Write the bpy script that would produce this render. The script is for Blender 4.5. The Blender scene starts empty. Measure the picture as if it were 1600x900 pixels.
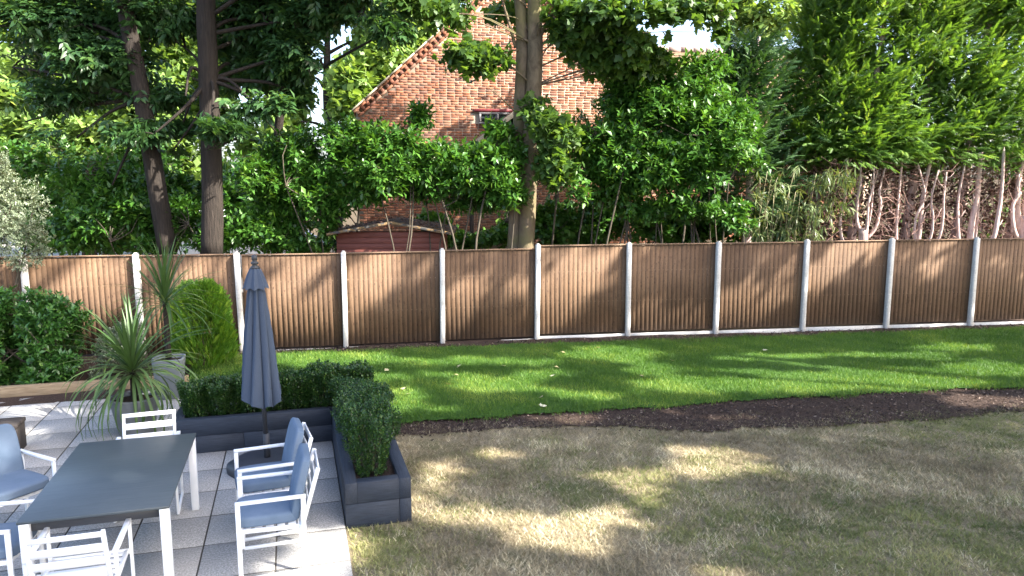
import bpy, math, random
import numpy as np
from mathutils import Vector, Matrix

rng = np.random.default_rng(7)
random.seed(7)
R = math.radians
scene = bpy.context.scene
col = scene.collection

# ------------------------------------------------------------------ camera, sky, sun, exposure
CAM_H, PITCH, FPX = 3.135, 0.1463, 1177.0
cam_data = bpy.data.cameras.new('camera')
cam_data.sensor_width = 36.0
cam_data.lens = 36.0 * FPX / 1600.0
cam_data.clip_start = 0.1
cam_data.clip_end = 3000
cam = bpy.data.objects.new('camera', cam_data)
cam.location = (0, 0, CAM_H)
cam.rotation_euler = (math.pi / 2 - PITCH, 0, 0)
col.objects.link(cam)
scene.camera = cam

SUN_EL = R(40)
SUN_AZ = math.atan2(0.915, -0.403)            # clockwise from +Y
TO_SUN = np.array([math.sin(SUN_AZ) * math.cos(SUN_EL), math.cos(SUN_AZ) * math.cos(SUN_EL), math.sin(SUN_EL)])
world = bpy.data.worlds.new('World')
scene.world = world
world.use_nodes = True
wn = world.node_tree
sky = wn.nodes.new('ShaderNodeTexSky')
sky.sky_type = 'NISHITA'
sky.sun_disc = False
sky.sun_elevation = SUN_EL
sky.sun_rotation = SUN_AZ
sky.air_density = 0.8
sky.dust_density = 3.0
sky.ozone_density = 0.6
wn.links.new(sky.outputs[0], wn.nodes['Background'].inputs[0])
wn.nodes['Background'].inputs[1].default_value = 0.15
sun_data = bpy.data.lights.new('sun', 'SUN')
sun_data.energy = 5.0
sun_data.angle = R(0.55)
sun_data.color = (1.0, 0.94, 0.84)
sun = bpy.data.objects.new('sun', sun_data)
sun.rotation_euler = Vector(TO_SUN).to_track_quat('Z', 'Y').to_euler()
sun.location = (30, -14, 30)
col.objects.link(sun)
vs = scene.view_settings
vs.view_transform = 'Standard'
vs.look = 'None'
vs.gamma = 1.0
vs.use_curve_mapping = False
vs.exposure = 2.25
scene.cycles.use_denoising = True
scene.cycles.max_bounces = 7
scene.cycles.diffuse_bounces = 4
scene.cycles.transmission_bounces = 4
scene.cycles.sample_clamp_indirect = 6.0

# ------------------------------------------------------------------ layout helpers
YAW = 0.2825
CU, SU = math.cos(YAW), math.sin(YAW)
OU, OV = 0.350, 1.191


def UV(u, v, z=0.0):
    """patio axes (u along the slab rows, v away from the house) to world"""
    a, b = u + OU, v + OV
    return np.array([a * CU - b * SU, a * SU + b * CU, z])


def at(px, py, Y):
    """point at depth Y seen in that direction"""
    cp, sp = math.cos(PITCH), math.sin(PITCH)
    d = np.array([px - 800.0, cp * FPX + sp * (450 - py), -sp * FPX + cp * (450 - py)])
    return np.array([0, 0, CAM_H]) + d * (Y / d[1])


def EL(px, py, rx, ry, Y, rd):
    """ellipsoid of foliage: centre and radii"""
    c = at(px, py, Y)
    k = Y / FPX
    return (c, np.array([rx * k, rd, ry * k]))


def tag(o, label=None, cat=None, group=None, kind=None):
    if label: o['label'] = label
    if cat: o['category'] = cat
    if group: o['group'] = group
    if kind: o['kind'] = kind
    return o


def empty(name, loc=(0, 0, 0), rz=0.0):
    o = bpy.data.objects.new(name, None)
    o.location = tuple(loc)
    o.rotation_euler = (0, 0, rz)
    o.empty_display_size = 0.1
    col.objects.link(o)
    return o


def link(name, me, parent=None, loc=(0, 0, 0), rot=(0, 0, 0), scale=(1, 1, 1)):
    o = bpy.data.objects.new(name, me)
    o.location = tuple(loc)
    o.rotation_euler = tuple(rot)
    o.scale = scale
    o.parent = parent
    col.objects.link(o)
    return o


def copy_tree(o, parent=None):
    c = o.copy()
    col.objects.link(c)
    c.parent = parent
    for ch in list(o.children):
        copy_tree(ch, c)
    return c


# ------------------------------------------------------------------ mesh helpers
def np_mesh(name, verts, faces, mat, smooth=False, rnd=None):
    """faces: (F,k) array or list of such arrays; rnd: per-face float list matching"""
    if not isinstance(faces, list):
        faces = [faces]
    faces = [np.asarray(f, dtype=np.int32) for f in faces if len(f)]
    verts = np.ascontiguousarray(verts, dtype=np.float32)
    me = bpy.data.meshes.new(name)
    me.vertices.add(len(verts))
    me.vertices.foreach_set('co', verts.ravel())
    sizes = np.concatenate([np.full(len(f), f.shape[1], dtype=np.int32) for f in faces])
    loops = np.concatenate([f.ravel() for f in faces])
    starts = np.concatenate([[0], np.cumsum(sizes)[:-1]]).astype(np.int32)
    me.loops.add(len(loops))
    me.loops.foreach_set('vertex_index', loops)
    me.polygons.add(len(sizes))
    me.polygons.foreach_set('loop_start', starts)
    me.polygons.foreach_set('loop_total', sizes)
    if smooth:
        me.polygons.foreach_set('use_smooth', np.ones(len(sizes), dtype=bool))
    if rnd is not None:
        a = me.attributes.new('rnd', 'FLOAT', 'FACE')
        a.data.foreach_set('value', np.asarray(rnd, dtype=np.float32))
    me.materials.append(mat)
    me.update(calc_edges=True)
    return me


def _cbox_template():
    V, idx = [], {}
    for sx in (-1, 1):
        for sy in (-1, 1):
            for sz in (-1, 1):
                for ax in range(3):
                    idx[(sx, sy, sz, ax)] = len(V)
                    V.append(((sx, sy, sz), ax))
    F4, F3 = [], []
    for ax in range(3):
        o = [i for i in range(3) if i != ax]
        for s in (-1, 1):
            q = []
            for a, b in ((-1, -1), (1, -1), (1, 1), (-1, 1)):
                k = [0, 0, 0]; k[ax] = s; k[o[0]] = a; k[o[1]] = b
                q.append(idx[(*k, ax)])
            F4.append(q)
    for ax in range(3):
        o = [i for i in range(3) if i != ax]
        for a in (-1, 1):
            for b in (-1, 1):
                q = []
                for s, w in ((-1, o[0]), (1, o[0]), (1, o[1]), (-1, o[1])):
                    k = [0, 0, 0]; k[ax] = s; k[o[0]] = a; k[o[1]] = b
                    q.append(idx[(*k, w)])
                F4.append(q)
    for sx in (-1, 1):
        for sy in (-1, 1):
            for sz in (-1, 1):
                F3.append([idx[(sx, sy, sz, a)] for a in range(3)])
    S = np.array([v[0] for v in V], float)
    A = np.zeros((24, 3))
    for i, v in enumerate(V): A[i, v[1]] = 1
    P = S * (1 - 0.2 * (1 - A))

    def orient(F):
        out = []
        for f in F:
            n = np.cross(P[f[1]] - P[f[0]], P[f[2]] - P[f[0]])
            out.append(f if n @ P[list(f)].mean(0) > 0 else f[::-1])
        return np.array(out)
    return S, A, orient(F4), orient(F3)


_CS, _CA, _CF4, _CF3 = _cbox_template()


class MB:
    """collects boxes and tubes for ONE mesh"""
    def __init__(self):
        self.v, self.f4, self.f3, self.n = [], [], [], 0

    def add(self, V, F4=None, F3=None):
        V = np.asarray(V, float)
        if F4 is not None and len(F4): self.f4.append(np.asarray(F4) + self.n)
        if F3 is not None and len(F3): self.f3.append(np.asarray(F3) + self.n)
        self.v.append(V)
        self.n += len(V)
        return self

    def box(self, c, size, bev=0.004, rot=None):
        h = np.asarray(size, float) / 2
        b = min(bev, h.min() * 0.6)
        P = _CS * (h - b * (1 - _CA))
        if rot is not None:
            P = P @ np.asarray(rot).T
        return self.add(P + np.asarray(c, float), _CF4, _CF3)

    def bar(self, a, b, w, h, bev=0.003, up=(0, 0, 1)):
        a, b = np.asarray(a, float), np.asarray(b, float)
        d = b - a
        L = np.linalg.norm(d)
        d = d / L
        up = np.asarray(up, float)
        s = np.cross(up, d)
        if np.linalg.norm(s) < 1e-5: s = np.cross((1, 0, 0), d)
        s /= np.linalg.norm(s)
        u = np.cross(d, s)
        return self.box((a + b) / 2, (L, w, h), bev, np.stack([d, s, u], 1))

    def tube(self, pts, rad, n=8, cap=True, wob=0.0):
        pts = np.asarray(pts, float)
        m = len(pts)
        rad = np.broadcast_to(np.asarray(rad, float), (m,))
        T = np.gradient(pts, axis=0)
        T /= np.linalg.norm(T, axis=1)[:, None] + 1e-9
        ref = np.array([1.0, 0, 0]) if abs(T[0, 0]) < 0.8 else np.array([0, 1.0, 0])
        V = []
        s = np.cross(T[0], ref); s /= np.linalg.norm(s)
        ang = np.arange(n) * 2 * np.pi / n
        for i in range(m):
            s = s - T[i] * (s @ T[i]); s /= np.linalg.norm(s) + 1e-9
            u = np.cross(T[i], s)
            r = rad[i] * (1 + (wob * rng.normal(size=n) if wob else 0))
            V.append(pts[i] + np.outer(np.cos(ang) * r, s) + np.outer(np.sin(ang) * r, u))
        V = np.concatenate(V)
        i = np.arange(m - 1)[:, None] * n
        j = np.arange(n)[None]
        k = (j + 1) % n
        F4 = np.stack([i + j, i + k, i + n + k, i + n + j], -1).reshape(-1, 4)
        F3 = None
        if cap:
            c0, c1 = len(V), len(V) + 1
            V = np.vstack([V, pts[:1], pts[-1:]])
            jj = np.arange(n); kk = (jj + 1) % n
            F3 = np.concatenate([np.stack([np.full(n, c0), kk, jj], 1),
                                 np.stack([np.full(n, c1), (m - 1) * n + jj, (m - 1) * n + kk], 1)])
        return self.add(V, F4, F3)

    def lathe(self, prof, n=32, centre=(0, 0), fn=None):
        m = len(prof)
        ang = np.arange(n) * 2 * np.pi / n
        V = []
        for r, z in prof:
            rr = r * (fn(ang, z) if fn else 1)
            V.append(np.stack([centre[0] + rr * np.cos(ang), centre[1] + rr * np.sin(ang), np.full(n, z)], 1))
        V = np.concatenate(V)
        i = np.arange(m - 1)[:, None] * n
        j = np.arange(n)[None]
        k = (j + 1) % n
        return self.add(V, np.stack([i + j, i + k, i + n + k, i + n + j], -1).reshape(-1, 4))

    def mesh(self, name, mat, smooth=False):
        F = []
        if self.f4: F.append(np.concatenate(self.f4))
        if self.f3: F.append(np.concatenate(self.f3))
        return np_mesh(name, np.concatenate(self.v), F, mat, smooth)

    def build(self, name, mat, parent=None, smooth=False, **kw):
        return link(name, self.mesh(name, mat, smooth), parent, **kw)


def rounded_pad(size, p=5.0, n=9):
    """cushion: a cube grid pushed to a soft rounded box"""
    t = np.linspace(-1, 1, n)
    V, F = [], []
    base = 0
    for ax in range(3):
        for s in (-1, 1):
            a, b = np.meshgrid(t, t, indexing='ij')
            P = np.zeros((n, n, 3))
            o = [i for i in range(3) if i != ax]
            P[..., ax] = s; P[..., o[0]] = a; P[..., o[1]] = b
            P = P.reshape(-1, 3)
            i, j = np.meshgrid(np.arange(n - 1), np.arange(n - 1), indexing='ij')
            q = np.stack([i * n + j, (i + 1) * n + j, (i + 1) * n + j + 1, i * n + j + 1], -1).reshape(-1, 4)
            if (s > 0) == (ax == 1): q = q[:, ::-1]
            V.append(P); F.append(q + base); base += n * n
    V = np.concatenate(V)
    nrm = (np.abs(V) ** p).sum(1) ** (1 / p)
    V = V / nrm[:, None]
    return V * (np.asarray(size) / 2), np.concatenate(F)


def smooth_path(pts, n):
    pts = np.asarray(pts, float)
    t = np.linspace(0, len(pts) - 1, n)
    out = []
    for x in t:
        i = min(int(x), len(pts) - 2)
        f = x - i
        p0, p1, p2, p3 = pts[max(i - 1, 0)], pts[i], pts[i + 1], pts[min(i + 2, len(pts) - 1)]
        out.append(0.5 * (2 * p1 + (p2 - p0) * f + (2 * p0 - 5 * p1 + 4 * p2 - p3) * f * f + (3 * p1 - p0 - 3 * p2 + p3) * f ** 3))
    return np.array(out)


# ------------------------------------------------------------------ materials
class NT:
    def __init__(self, name):
        self.m = bpy.data.materials.new(name)
        self.m.use_nodes = True
        self.t = self.m.node_tree
        self.p = self.t.nodes['Principled BSDF']
        self.out = self.t.nodes['Material Output']

    def n(self, typ, ins=None, **props):
        x = self.t.nodes.new('ShaderNode' + typ)
        for k, v in props.items(): setattr(x, k, v)
        for k, v in (ins or {}).items(): self.set(x.inputs[k], v)
        return x

    def set(self, sock, v):
        if isinstance(v, bpy.types.NodeSocket): self.t.links.new(v, sock)
        elif isinstance(v, (tuple, list)) and len(v) == 3 and sock.type == 'RGBA': sock.default_value = (*v, 1)
        else: sock.default_value = v

    def noise(self, scale, detail=4, vec=None, rough=0.55, dist=0.0):
        ins = {'Scale': scale, 'Detail': detail, 'Roughness': rough, 'Distortion': dist}
        if vec is not None: ins['Vector'] = vec
        return self.n('TexNoise', ins).outputs[0]

    def ramp(self, fac, stops):
        r = self.n('ValToRGB', {'Fac': fac})
        e = r.color_ramp.elements
        while len(e) < len(stops): e.new(0.5)
        for x, (p, c) in zip(e, stops):
            x.position = p
            x.color = (*c, 1) if len(c) == 3 else c
        return r.outputs[0]

    def mix(self, fac, a, b, mode='MIX'):
        x = self.n('Mix', data_type='RGBA', blend_type=mode)
        self.set(x.inputs[0], fac); self.set(x.inputs[6], a); self.set(x.inputs[7], b)
        return x.outputs[2]

    def math(self, op, a, b=0.0, clamp=False):
        x = self.n('Math', operation=op, use_clamp=clamp)
        self.set(x.inputs[0], a); self.set(x.inputs[1], b)
        return x.outputs[0]

    def coord(self, kind='Object'):
        return self.n('TexCoord').outputs[kind]

    def mapping(self, vec, scale=(1, 1, 1), loc=(0, 0, 0)):
        return self.n('Mapping', {'Vector': vec, 'Scale': scale, 'Location': loc}).outputs[0]

    def bump(self, h, strength=0.3, dist=0.02):
        b = self.n('Bump', {'Height': h, 'Strength': strength, 'Distance': dist})
        self.t.links.new(b.outputs[0], self.p.inputs['Normal'])

    def done(self, color=None, rough=None, spec=None, metal=None):
        if color is not None: self.set(self.p.inputs['Base Color'], color)
        if rough is not None: self.set(self.p.inputs['Roughness'], rough)
        if spec is not None: self.set(self.p.inputs['Specular IOR Level'], spec)
        if metal is not None: self.set(self.p.inputs['Metallic'], metal)
        return self.m


def leaf_mat(name, c1, c2, c3=None, trans=0.28, rough=0.42, spec=0.5, tint=(1.5, 1.35, 0.6)):
    k = NT(name)
    a = k.n('Attribute', attribute_name='rnd').outputs['Fac']
    stops = [(0.0, c1), (0.75, c2)] + ([(1.0, c3)] if c3 else [])
    c = k.ramp(a, stops)
    k.done(c, rough, spec)
    tr = k.n('BsdfTranslucent', {'Color': k.mix(1.0, c, tint, 'MULTIPLY')})
    ms = k.n('MixShader', {0: trans})
    k.t.links.new(k.p.outputs[0], ms.inputs[1])
    k.t.links.new(tr.outputs[0], ms.inputs[2])
    k.t.links.new(ms.outputs[0], k.out.inputs['Surface'])
    return k.m


def simple(name, color, rough=0.5, spec=0.5, var=0.12, scale=8, bump=0.0, bscale=60, detail=5):
    k = NT(name)
    v = k.coord()
    c = k.mix(k.noise(scale, detail, v), tuple(x * (1 - var) for x in color), tuple(min(1, x * (1 + var)) for x in color))
    if bump: k.bump(k.noise(bscale, 4, v), bump, 0.01)
    return k.done(c, rough, spec)


M = {}
# foliage
M['chestnut'] = leaf_mat('chestnut_leaf', (.022, .060, .021), (.045, .112, .031), (.105, .185, .040), .34, .42)
M['laurel'] = leaf_mat('laurel_leaf', (.030, .090, .015), (.065, .170, .023), (.165, .29, .045), .30, .38, .45)
M['maple'] = leaf_mat('maple_leaf', (.038, .092, .026), (.085, .165, .030), (.18, .265, .040), .50, .45)
M['lime'] = leaf_mat('far_leaf', (.10, .19, .040), (.19, .30, .075), (.30, .39, .13), .35, .5)
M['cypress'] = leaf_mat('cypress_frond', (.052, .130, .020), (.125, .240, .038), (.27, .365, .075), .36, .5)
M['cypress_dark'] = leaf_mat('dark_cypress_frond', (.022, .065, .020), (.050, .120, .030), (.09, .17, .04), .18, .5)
M['box'] = leaf_mat('box_leaf', (.014, .045, .010), (.040, .098, .018), (.16, .24, .045), .2, .35, .5)
M['bush'] = leaf_mat('bush_leaf', (.026, .085, .016), (.055, .15, .024), (.14, .25, .045), .22, .32, .5)
M['variegated'] = leaf_mat('variegated_leaf', (.075, .11, .060), (.20, .24, .155), (.37, .39, .29), .2, .45)
M['thuja'] = leaf_mat('golden_frond', (.065, .165, .014), (.12, .25, .020), (.22, .34, .030), .25, .5)
M['cordyline'] = leaf_mat('cordyline_leaf', (.040, .085, .024), (.085, .15, .045), (.16, .22, .08), .25, .42, .35)
M['bamboo'] = leaf_mat('bamboo_leaf', (.060, .105, .035), (.15, .20, .075), (.34, .35, .18), .25, .45)
M['deadleaf'] = leaf_mat('dead_leaf', (.035, .017, .013), (.095, .045, .033), (.23, .12, .09), .15, .7)
M['chips'] = leaf_mat('chips', (.022, .016, .014), (.070, .048, .040), (.24, .185, .15), .05, .85, .2)
M['grass'] = leaf_mat('grass_blade', (.045, .110, .016), (.100, .200, .026), (.22, .30, .055), .30, .5, .3)
M['drygrass'] = leaf_mat('dry_blade', (.16, .13, .080), (.46, .39, .25), (.74, .655, .46), .2, .65, .25, (1.1, 1.05, .8))
M['drygreen'] = leaf_mat('half_dry_blade', (.10, .125, .040), (.22, .235, .085), (.38, .36, .16), .2, .6, .3, (1.2, 1.2, .7))
M['shade'] = leaf_mat('shade_leaf', (.03, .07, .025), (.05, .10, .03), None, .12, .5)
M['fallen'] = leaf_mat('fallen_leaf', (.40, .34, .16), (.55, .50, .30), (.62, .60, .42), .1, .6)


def bark(name, c1, c2, sc=(14, 14, 2.5), bump=0.8, moss=None):
    k = NT(name)
    v = k.mapping(k.coord(), sc)
    n = k.noise(1.6, 8, v, .65, .6)
    c = k.ramp(n, [(.3, c1), (.7, c2)])
    if moss:
        c = k.mix(k.ramp(k.noise(1.3, 5, k.coord()), [(.48, (0, 0, 0)), (.62, (1, 1, 1))]), c, moss)
    k.bump(n, bump, .03)
    return k.done(c, .85, .25)


M['bark_dark'] = bark('chestnut_bark', (.013, .0105, .009), (.046, .036, .029), (22, 22, 2.0), 1.0)
M['bark_pale'] = bark('sycamore_bark', (.085, .062, .042), (.22, .168, .112), (5, 5, 2.6), .5, (.15, .13, .06))
M['bark_pink'] = bark('cypress_bark', (.36, .23, .20), (.70, .55, .50), (26, 26, 2.5), .6)
M['twig'] = bark('twig_bark', (.035, .028, .020), (.105, .088, .064), (20, 20, 4), .3)
M['dead_twig'] = bark('dead_twig_bark', (.17, .092, .075), (.43, .275, .23), (20, 20, 4), .3)
M['culm'] = simple('bamboo_culm', (.26, .235, .13), .5, .4, .3, 6)

# surfaces
k = NT('soil')
v = k.coord()
n = k.noise(70, 8, v, .7)
k.bump(k.noise(38, 8, v, .75), 1.0, .04)
M['soil'] = k.done(k.ramp(n, [(.3, (.022, .015, .012)), (.52, (.064, .043, .034)), (.75, (.165, .118, .092))]), .95, .15)

k = NT('litter_ground')
v = k.coord()
k.bump(k.noise(22, 8, v, .7), .8, .05)
M['ground'] = k.done(k.ramp(k.noise(9, 10, v, .75), [(.3, (.035, .026, .016)), (.6, (.10, .075, .045)), (.8, (.12, .12, .045))]), .95, .15)

k = NT('green_turf')
v = k.coord()
c = k.ramp(k.noise(60, 8, v, .75), [(.25, (.022, .058, .010)), (.55, (.050, .115, .018)), (.8, (.10, .18, .035))])
c = k.mix(k.ramp(k.noise(1.1, 3, v), [(.4, (0, 0, 0)), (.7, (1, 1, 1))]), c, k.mix(.5, c, (.10, .20, .03)))
k.bump(k.noise(110, 6, v, .8), .9, .03)
M['turf'] = k.done(c, .8, .2)

k = NT('dry_turf')
v = k.coord()
st = k.ramp(k.noise(85, 8, v, .8), [(.32, (.075, .058, .037)), (.5, (.32, .26, .165)), (.70, (.58, .49, .33))])
gr = k.ramp(k.noise(80, 8, v, .8), [(.28, (.050, .066, .018)), (.55, (.145, .165, .050)), (.8, (.28, .27, .10))])
f = k.ramp(k.noise(1.6, 6, v, .65), [(.48, (0, 0, 0)), (.70, (.85, .85, .85))])
pk = k.ramp(k.noise(2.6, 5, k.mapping(v, (1, 1, 1), (7, 3, 0))), [(.55, (0, 0, 0)), (.72, (1, 1, 1))])
c = k.mix(f, st, gr)
c = k.mix(k.math('MULTIPLY', pk, .45), c, (.19, .155, .125))
k.bump(k.noise(95, 7, v, .8), 1.0, .03)
M['dry'] = k.done(c, .9, .15)

k = NT('granite_slab')
v = k.n('NewGeometry').outputs['Position']
rn = k.n('ObjectInfo').outputs['Random']
sp = k.noise(60, 6, v, .85)
c = k.ramp(sp, [(.36, (.11, .108, .107)), (.5, (.30, .296, .288)), (.64, (.52, .51, .49))])
c = k.mix(k.math('MULTIPLY', rn, .25), c, (.34, .33, .315))
c = k.mix(k.ramp(k.noise(2.2, 5, v), [(.5, (0, 0, 0)), (.75, (.35, .35, .35))]), c, (.29, .265, .235))
k.bump(sp, .25, .004)
M['slab'] = k.done(c, .8, .2)
M['joint'] = simple('joint_grit', (.060, .056, .052), .95, .1, .3, 60)

k = NT('painted_sleeper')
v = k.coord()
g = k.noise(3, 8, k.mapping(v, (2, 30, 30)), .65, .4)
c = k.ramp(g, [(.3, (.014, .019, .029)), (.65, (.030, .040, .060)), (.85, (.060, .074, .10))])
c = k.mix(k.ramp(k.noise(14, 6, v, .7), [(.66, (0, 0, 0)), (.76, (1, 1, 1))]), c, (.10, .10, .11))
k.bump(g, .5, .01)
M['paint'] = k.done(c, .62, .4)

k = NT('raw_sleeper')
v = k.coord()
g = k.noise(3, 8, k.mapping(v, (1.5, 26, 26)), .65, .5)
k.bump(g, .5, .01)
M['timber'] = k.done(k.ramp(g, [(.3, (.20, .135, .075)), (.6, (.36, .26, .155)), (.8, (.44, .34, .22))]), .75, .3)

k = NT('weathered_bench')
v = k.coord()
g = k.noise(3, 8, k.mapping(v, (2, 30, 30)), .65, .5)
k.bump(g, .6, .01)
M['bench'] = k.done(k.ramp(g, [(.3, (.022, .019, .018)), (.6, (.055, .046, .042)), (.8, (.095, .082, .076))]), .7, .3)

# fence boards: grain, knots, nail rows; each board its own tone
k = NT('fence_board')
v = k.coord()
rn = k.n('ObjectInfo').outputs['Random']
off = k.n('CombineXYZ', {'X': k.math('MULTIPLY', rn, 31.0), 'Y': 0.0, 'Z': k.math('MULTIPLY', rn, 57.0)}).outputs[0]
va = k.n('VectorMath', {0: v, 1: off}, operation='ADD').outputs[0]
g = k.noise(1.0, 9, k.mapping(va, (120, 120, 3.0)), .62, 1.2)
c = k.ramp(g, [(.25, (.088, .053, .031)), (.5, (.126, .077, .046)), (.78, (.175, .110, .067))])
big = k.noise(1.0, 4, k.mapping(k.n('NewGeometry').outputs['Position'], (2.5, 2.5, 2.0)))
c = k.mix(k.ramp(big, [(.42, (0, 0, 0)), (.66, (.4, .4, .4))]), c, (.18, .118, .078))
tone = k.ramp(rn, [(0, (.93, .92, .92)), (.5, (1, 1, 1)), (1, (1.06, 1.06, 1.05))])
mot = k.noise(1.0, 6, k.mapping(va, (30, 30, 17)), .7, 1.5)
c = k.mix(k.ramp(mot, [(.50, (0, 0, 0)), (.68, (.65, .65, .65))]), c, (.060, .031, .018))
c = k.mix(k.ramp(mot, [(.28, (.4, .4, .4)), (.42, (0, 0, 0))]), c, (.23, .16, .11))
c = k.mix(1.0, c, tone, 'MULTIPLY')
wp = k.n('NewGeometry').outputs['Position']
fade = k.ramp(k.noise(.55, 3, wp), [(.36, (.68, .67, .66)), (.64, (1.12, 1.10, 1.06))])
c = k.mix(1.0, c, fade, 'MULTIPLY')
wz = k.n('SeparateXYZ', {0: wp}).outputs[2]
spl = k.math('SUBTRACT', k.math('MULTIPLY', k.noise(7, 5, wp, .7), .55), wz)
c = k.mix(k.ramp(spl, [(.0, (0, 0, 0)), (.18, (.6, .6, .6))]), c, (.085, .060, .045))
strk = k.noise(1.0, 5, k.mapping(wp, (7, 7, .7)), .6)
c = k.mix(k.ramp(strk, [(.56, (0, 0, 0)), (.74, (.5, .5, .5))]), c, (.075, .048, .034))
vor = k.n('TexVoronoi', {'Vector': k.mapping(va, (14, 0, 7.5)), 'Scale': 1.0}, feature='F1').outputs['Distance']
c = k.mix(k.ramp(vor, [(.06, (.95, .95, .95)), (.22, (0, 0, 0))]), c, (.040, .019, .011))
sep = k.n('SeparateXYZ', {0: v}).outputs
nail = 1.0
for zc in (.62, 1.22):
    dz = k.math('ABSOLUTE', k.math('SUBTRACT', sep[2], zc))
    dx = k.math('ABSOLUTE', k.math('SUBTRACT', sep[0], .012))
    d = k.math('ADD', k.math('MULTIPLY', dz, 1.0), k.math('MULTIPLY', dx, .6))
    nail = k.math('MINIMUM', nail, d)
c = k.mix(k.ramp(nail, [(.012, (.6, .6, .6)), (.026, (0, 0, 0))]), c, (.34, .24, .16))
k.bump(g, .2, .003)
M['board'] = k.done(c, .78, .25)
M['capping'] = simple('capping_wood', (.20, .13, .085), .8, .25, .25, 14)
k = NT('concrete')
v = k.coord()
c = k.ramp(k.noise(30, 7, v, .7), [(.3, (.46, .44, .41)), (.7, (.66, .64, .60))])
c = k.mix(k.ramp(k.noise(3.0, 6, v, .7), [(.5, (0, 0, 0)), (.75, (.6, .6, .6))]), c, (.30, .275, .245))
k.bump(k.noise(120, 4, v), .2, .004)
M['concrete'] = k.done(c, .85, .25)

k = NT('brick')
v = k.coord('Generated')
geo = k.n('NewGeometry').outputs['Position']
rn = k.math('FRACT', k.math('ADD', k.n('ObjectInfo').outputs['Random'], k.n('Attribute', attribute_name='rnd').outputs['Fac']))
c = k.ramp(rn, [(0, (.13, .066, .052)), (.14, (.21, .082, .052)), (.4, (.30, .112, .060)), (.7, (.37, .150, .078)), (.9, (.33, .175, .11)), (1, (.23, .135, .10))])
c = k.mix(k.ramp(k.noise(28, 6, geo, .7), [(.35, (.6, .6, .6)), (.6, (0, 0, 0))]), c, (.15, .085, .065))
c = k.mix(k.ramp(k.noise(.9, 5, geo, .6), [(.52, (0, 0, 0)), (.70, (.3, .3, .3))]), c, (.34, .25, .19))
k.bump(k.noise(45, 5, geo), .5, .01)
M['brick'] = k.done(c, .88, .2)
M['mortar'] = simple('lime_mortar', (.40, .325, .25), .95, .1, .2, 5, .4, 50)
k = NT('roof_tile')
rn = k.n('ObjectInfo').outputs['Random']
geo = k.n('NewGeometry').outputs['Position']
c = k.ramp(rn, [(0, (.20, .145, .13)), (.6, (.30, .225, .20)), (1, (.36, .29, .255))])
c = k.mix(k.ramp(k.noise(7, 6, geo, .7), [(.5, (0, 0, 0)), (.75, (.6, .6, .6))]), c, (.17, .155, .10))
M['tile'] = k.done(c, .85, .25)
k = NT('mossy_tile')
geo = k.n('NewGeometry').outputs['Position']
M['moss_tile'] = k.done(k.ramp(k.noise(14, 7, geo, .75), [(.3, (.075, .052, .038)), (.55, (.20, .135, .085)), (.75, (.22, .20, .08))]), .9, .2)
M['verge'] = simple('verge_stone', (.42, .36, .27), .9, .2, .3, 9, .4, 30)
M['white_wood'] = simple('weathered_frame_paint', (.16, .15, .15), .55, .4, .08, 6)
M['maroon'] = simple('maroon_paint', (.17, .030, .035), .5, .4, .15, 8)
M['glass'] = simple('dark_pane', (.025, .030, .035), .06, .8, .1, 3)
k = NT('shed_cladding')
v = k.coord()
g = k.noise(2, 7, k.mapping(v, (2, 2, 40)), .6, .4)
M['shed'] = k.done(k.ramp(g, [(.3, (.10, .030, .022)), (.7, (.19, .060, .042))]), .65, .35)
k = NT('roof_felt')
v = k.coord()
M['felt'] = k.done(k.mix(k.ramp(k.noise(8, 7, v, .75), [(.48, (0, 0, 0)), (.56, (1, 1, 1))]), (.055, .055, .055), k.ramp(k.noise(40, 3, v), [(.3, (.12, .07, .035)), (.7, (.28, .19, .09))])), .95, .15)

# furniture
M['white'] = simple('white_aluminium', (.80, .81, .82), .38, .5, .03, 4)
k = NT('blue_grey_fabric')
v = k.coord()
w = k.noise(240, 2, v)
c = k.mix(w, (.096, .138, .198), (.138, .190, .260))
c = k.mix(k.ramp(k.noise(5, 4, v), [(.4, (0, 0, 0)), (.7, (.35, .35, .35))]), c, (.19, .24, .32))
k.bump(w, .25, .003)
M['fabric'] = k.done(c, .9, .2)
k = NT('slate_top')
v = k.coord()
g = k.noise(2, 7, k.mapping(v, (2.5, 55, 1)), .6, .3)
c = k.ramp(g, [(.3, (.050, .064, .073)), (.7, (.075, .093, .104))])
c = k.mix(k.ramp(k.noise(4, 5, v, .7), [(.5, (0, 0, 0)), (.8, (.35, .35, .35))]), c, (.10, .115, .12))
M['slate'] = k.done(c, .45, .4)
M['dark_metal'] = simple('charcoal_metal', (.035, .037, .042), .45, .5, .1, 6)
M['base_plastic'] = simple('dark_base_shell', (.032, .036, .045), .5, .45, .15, 5, .2, 40)
k = NT('parasol_cloth')
v = k.coord()
w = k.noise(200, 2, k.mapping(v, (1, 1, .35)))
c = k.mix(w, (.050, .066, .098), (.074, .096, .136))
k.bump(w, .2, .003)
M['canopy'] = k.done(c, .9, .2)
k = NT('grey_pot')
v = k.coord()
c = k.ramp(k.noise(5, 7, v, .65), [(.3, (.13, .138, .145)), (.7, (.20, .21, .215))])
k.bump(k.noise(60, 4, v), .15, .004)
M['pot'] = k.done(c, .7, .3)
M['pot_pale'] = simple('pale_pot', (.19, .21, .22), .6, .35, .12, 5, .15, 50)
M['van'] = simple('van_paint', (.66, .67, .70), .3, .5, .03, 2)
M['rubber'] = simple('tyre_rubber', (.02, .02, .02), .8, .3, .2, 20)
M['drive'] = simple('pale_gravel', (.42, .39, .34), .95, .15, .35, 40, .5, 60)

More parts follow.
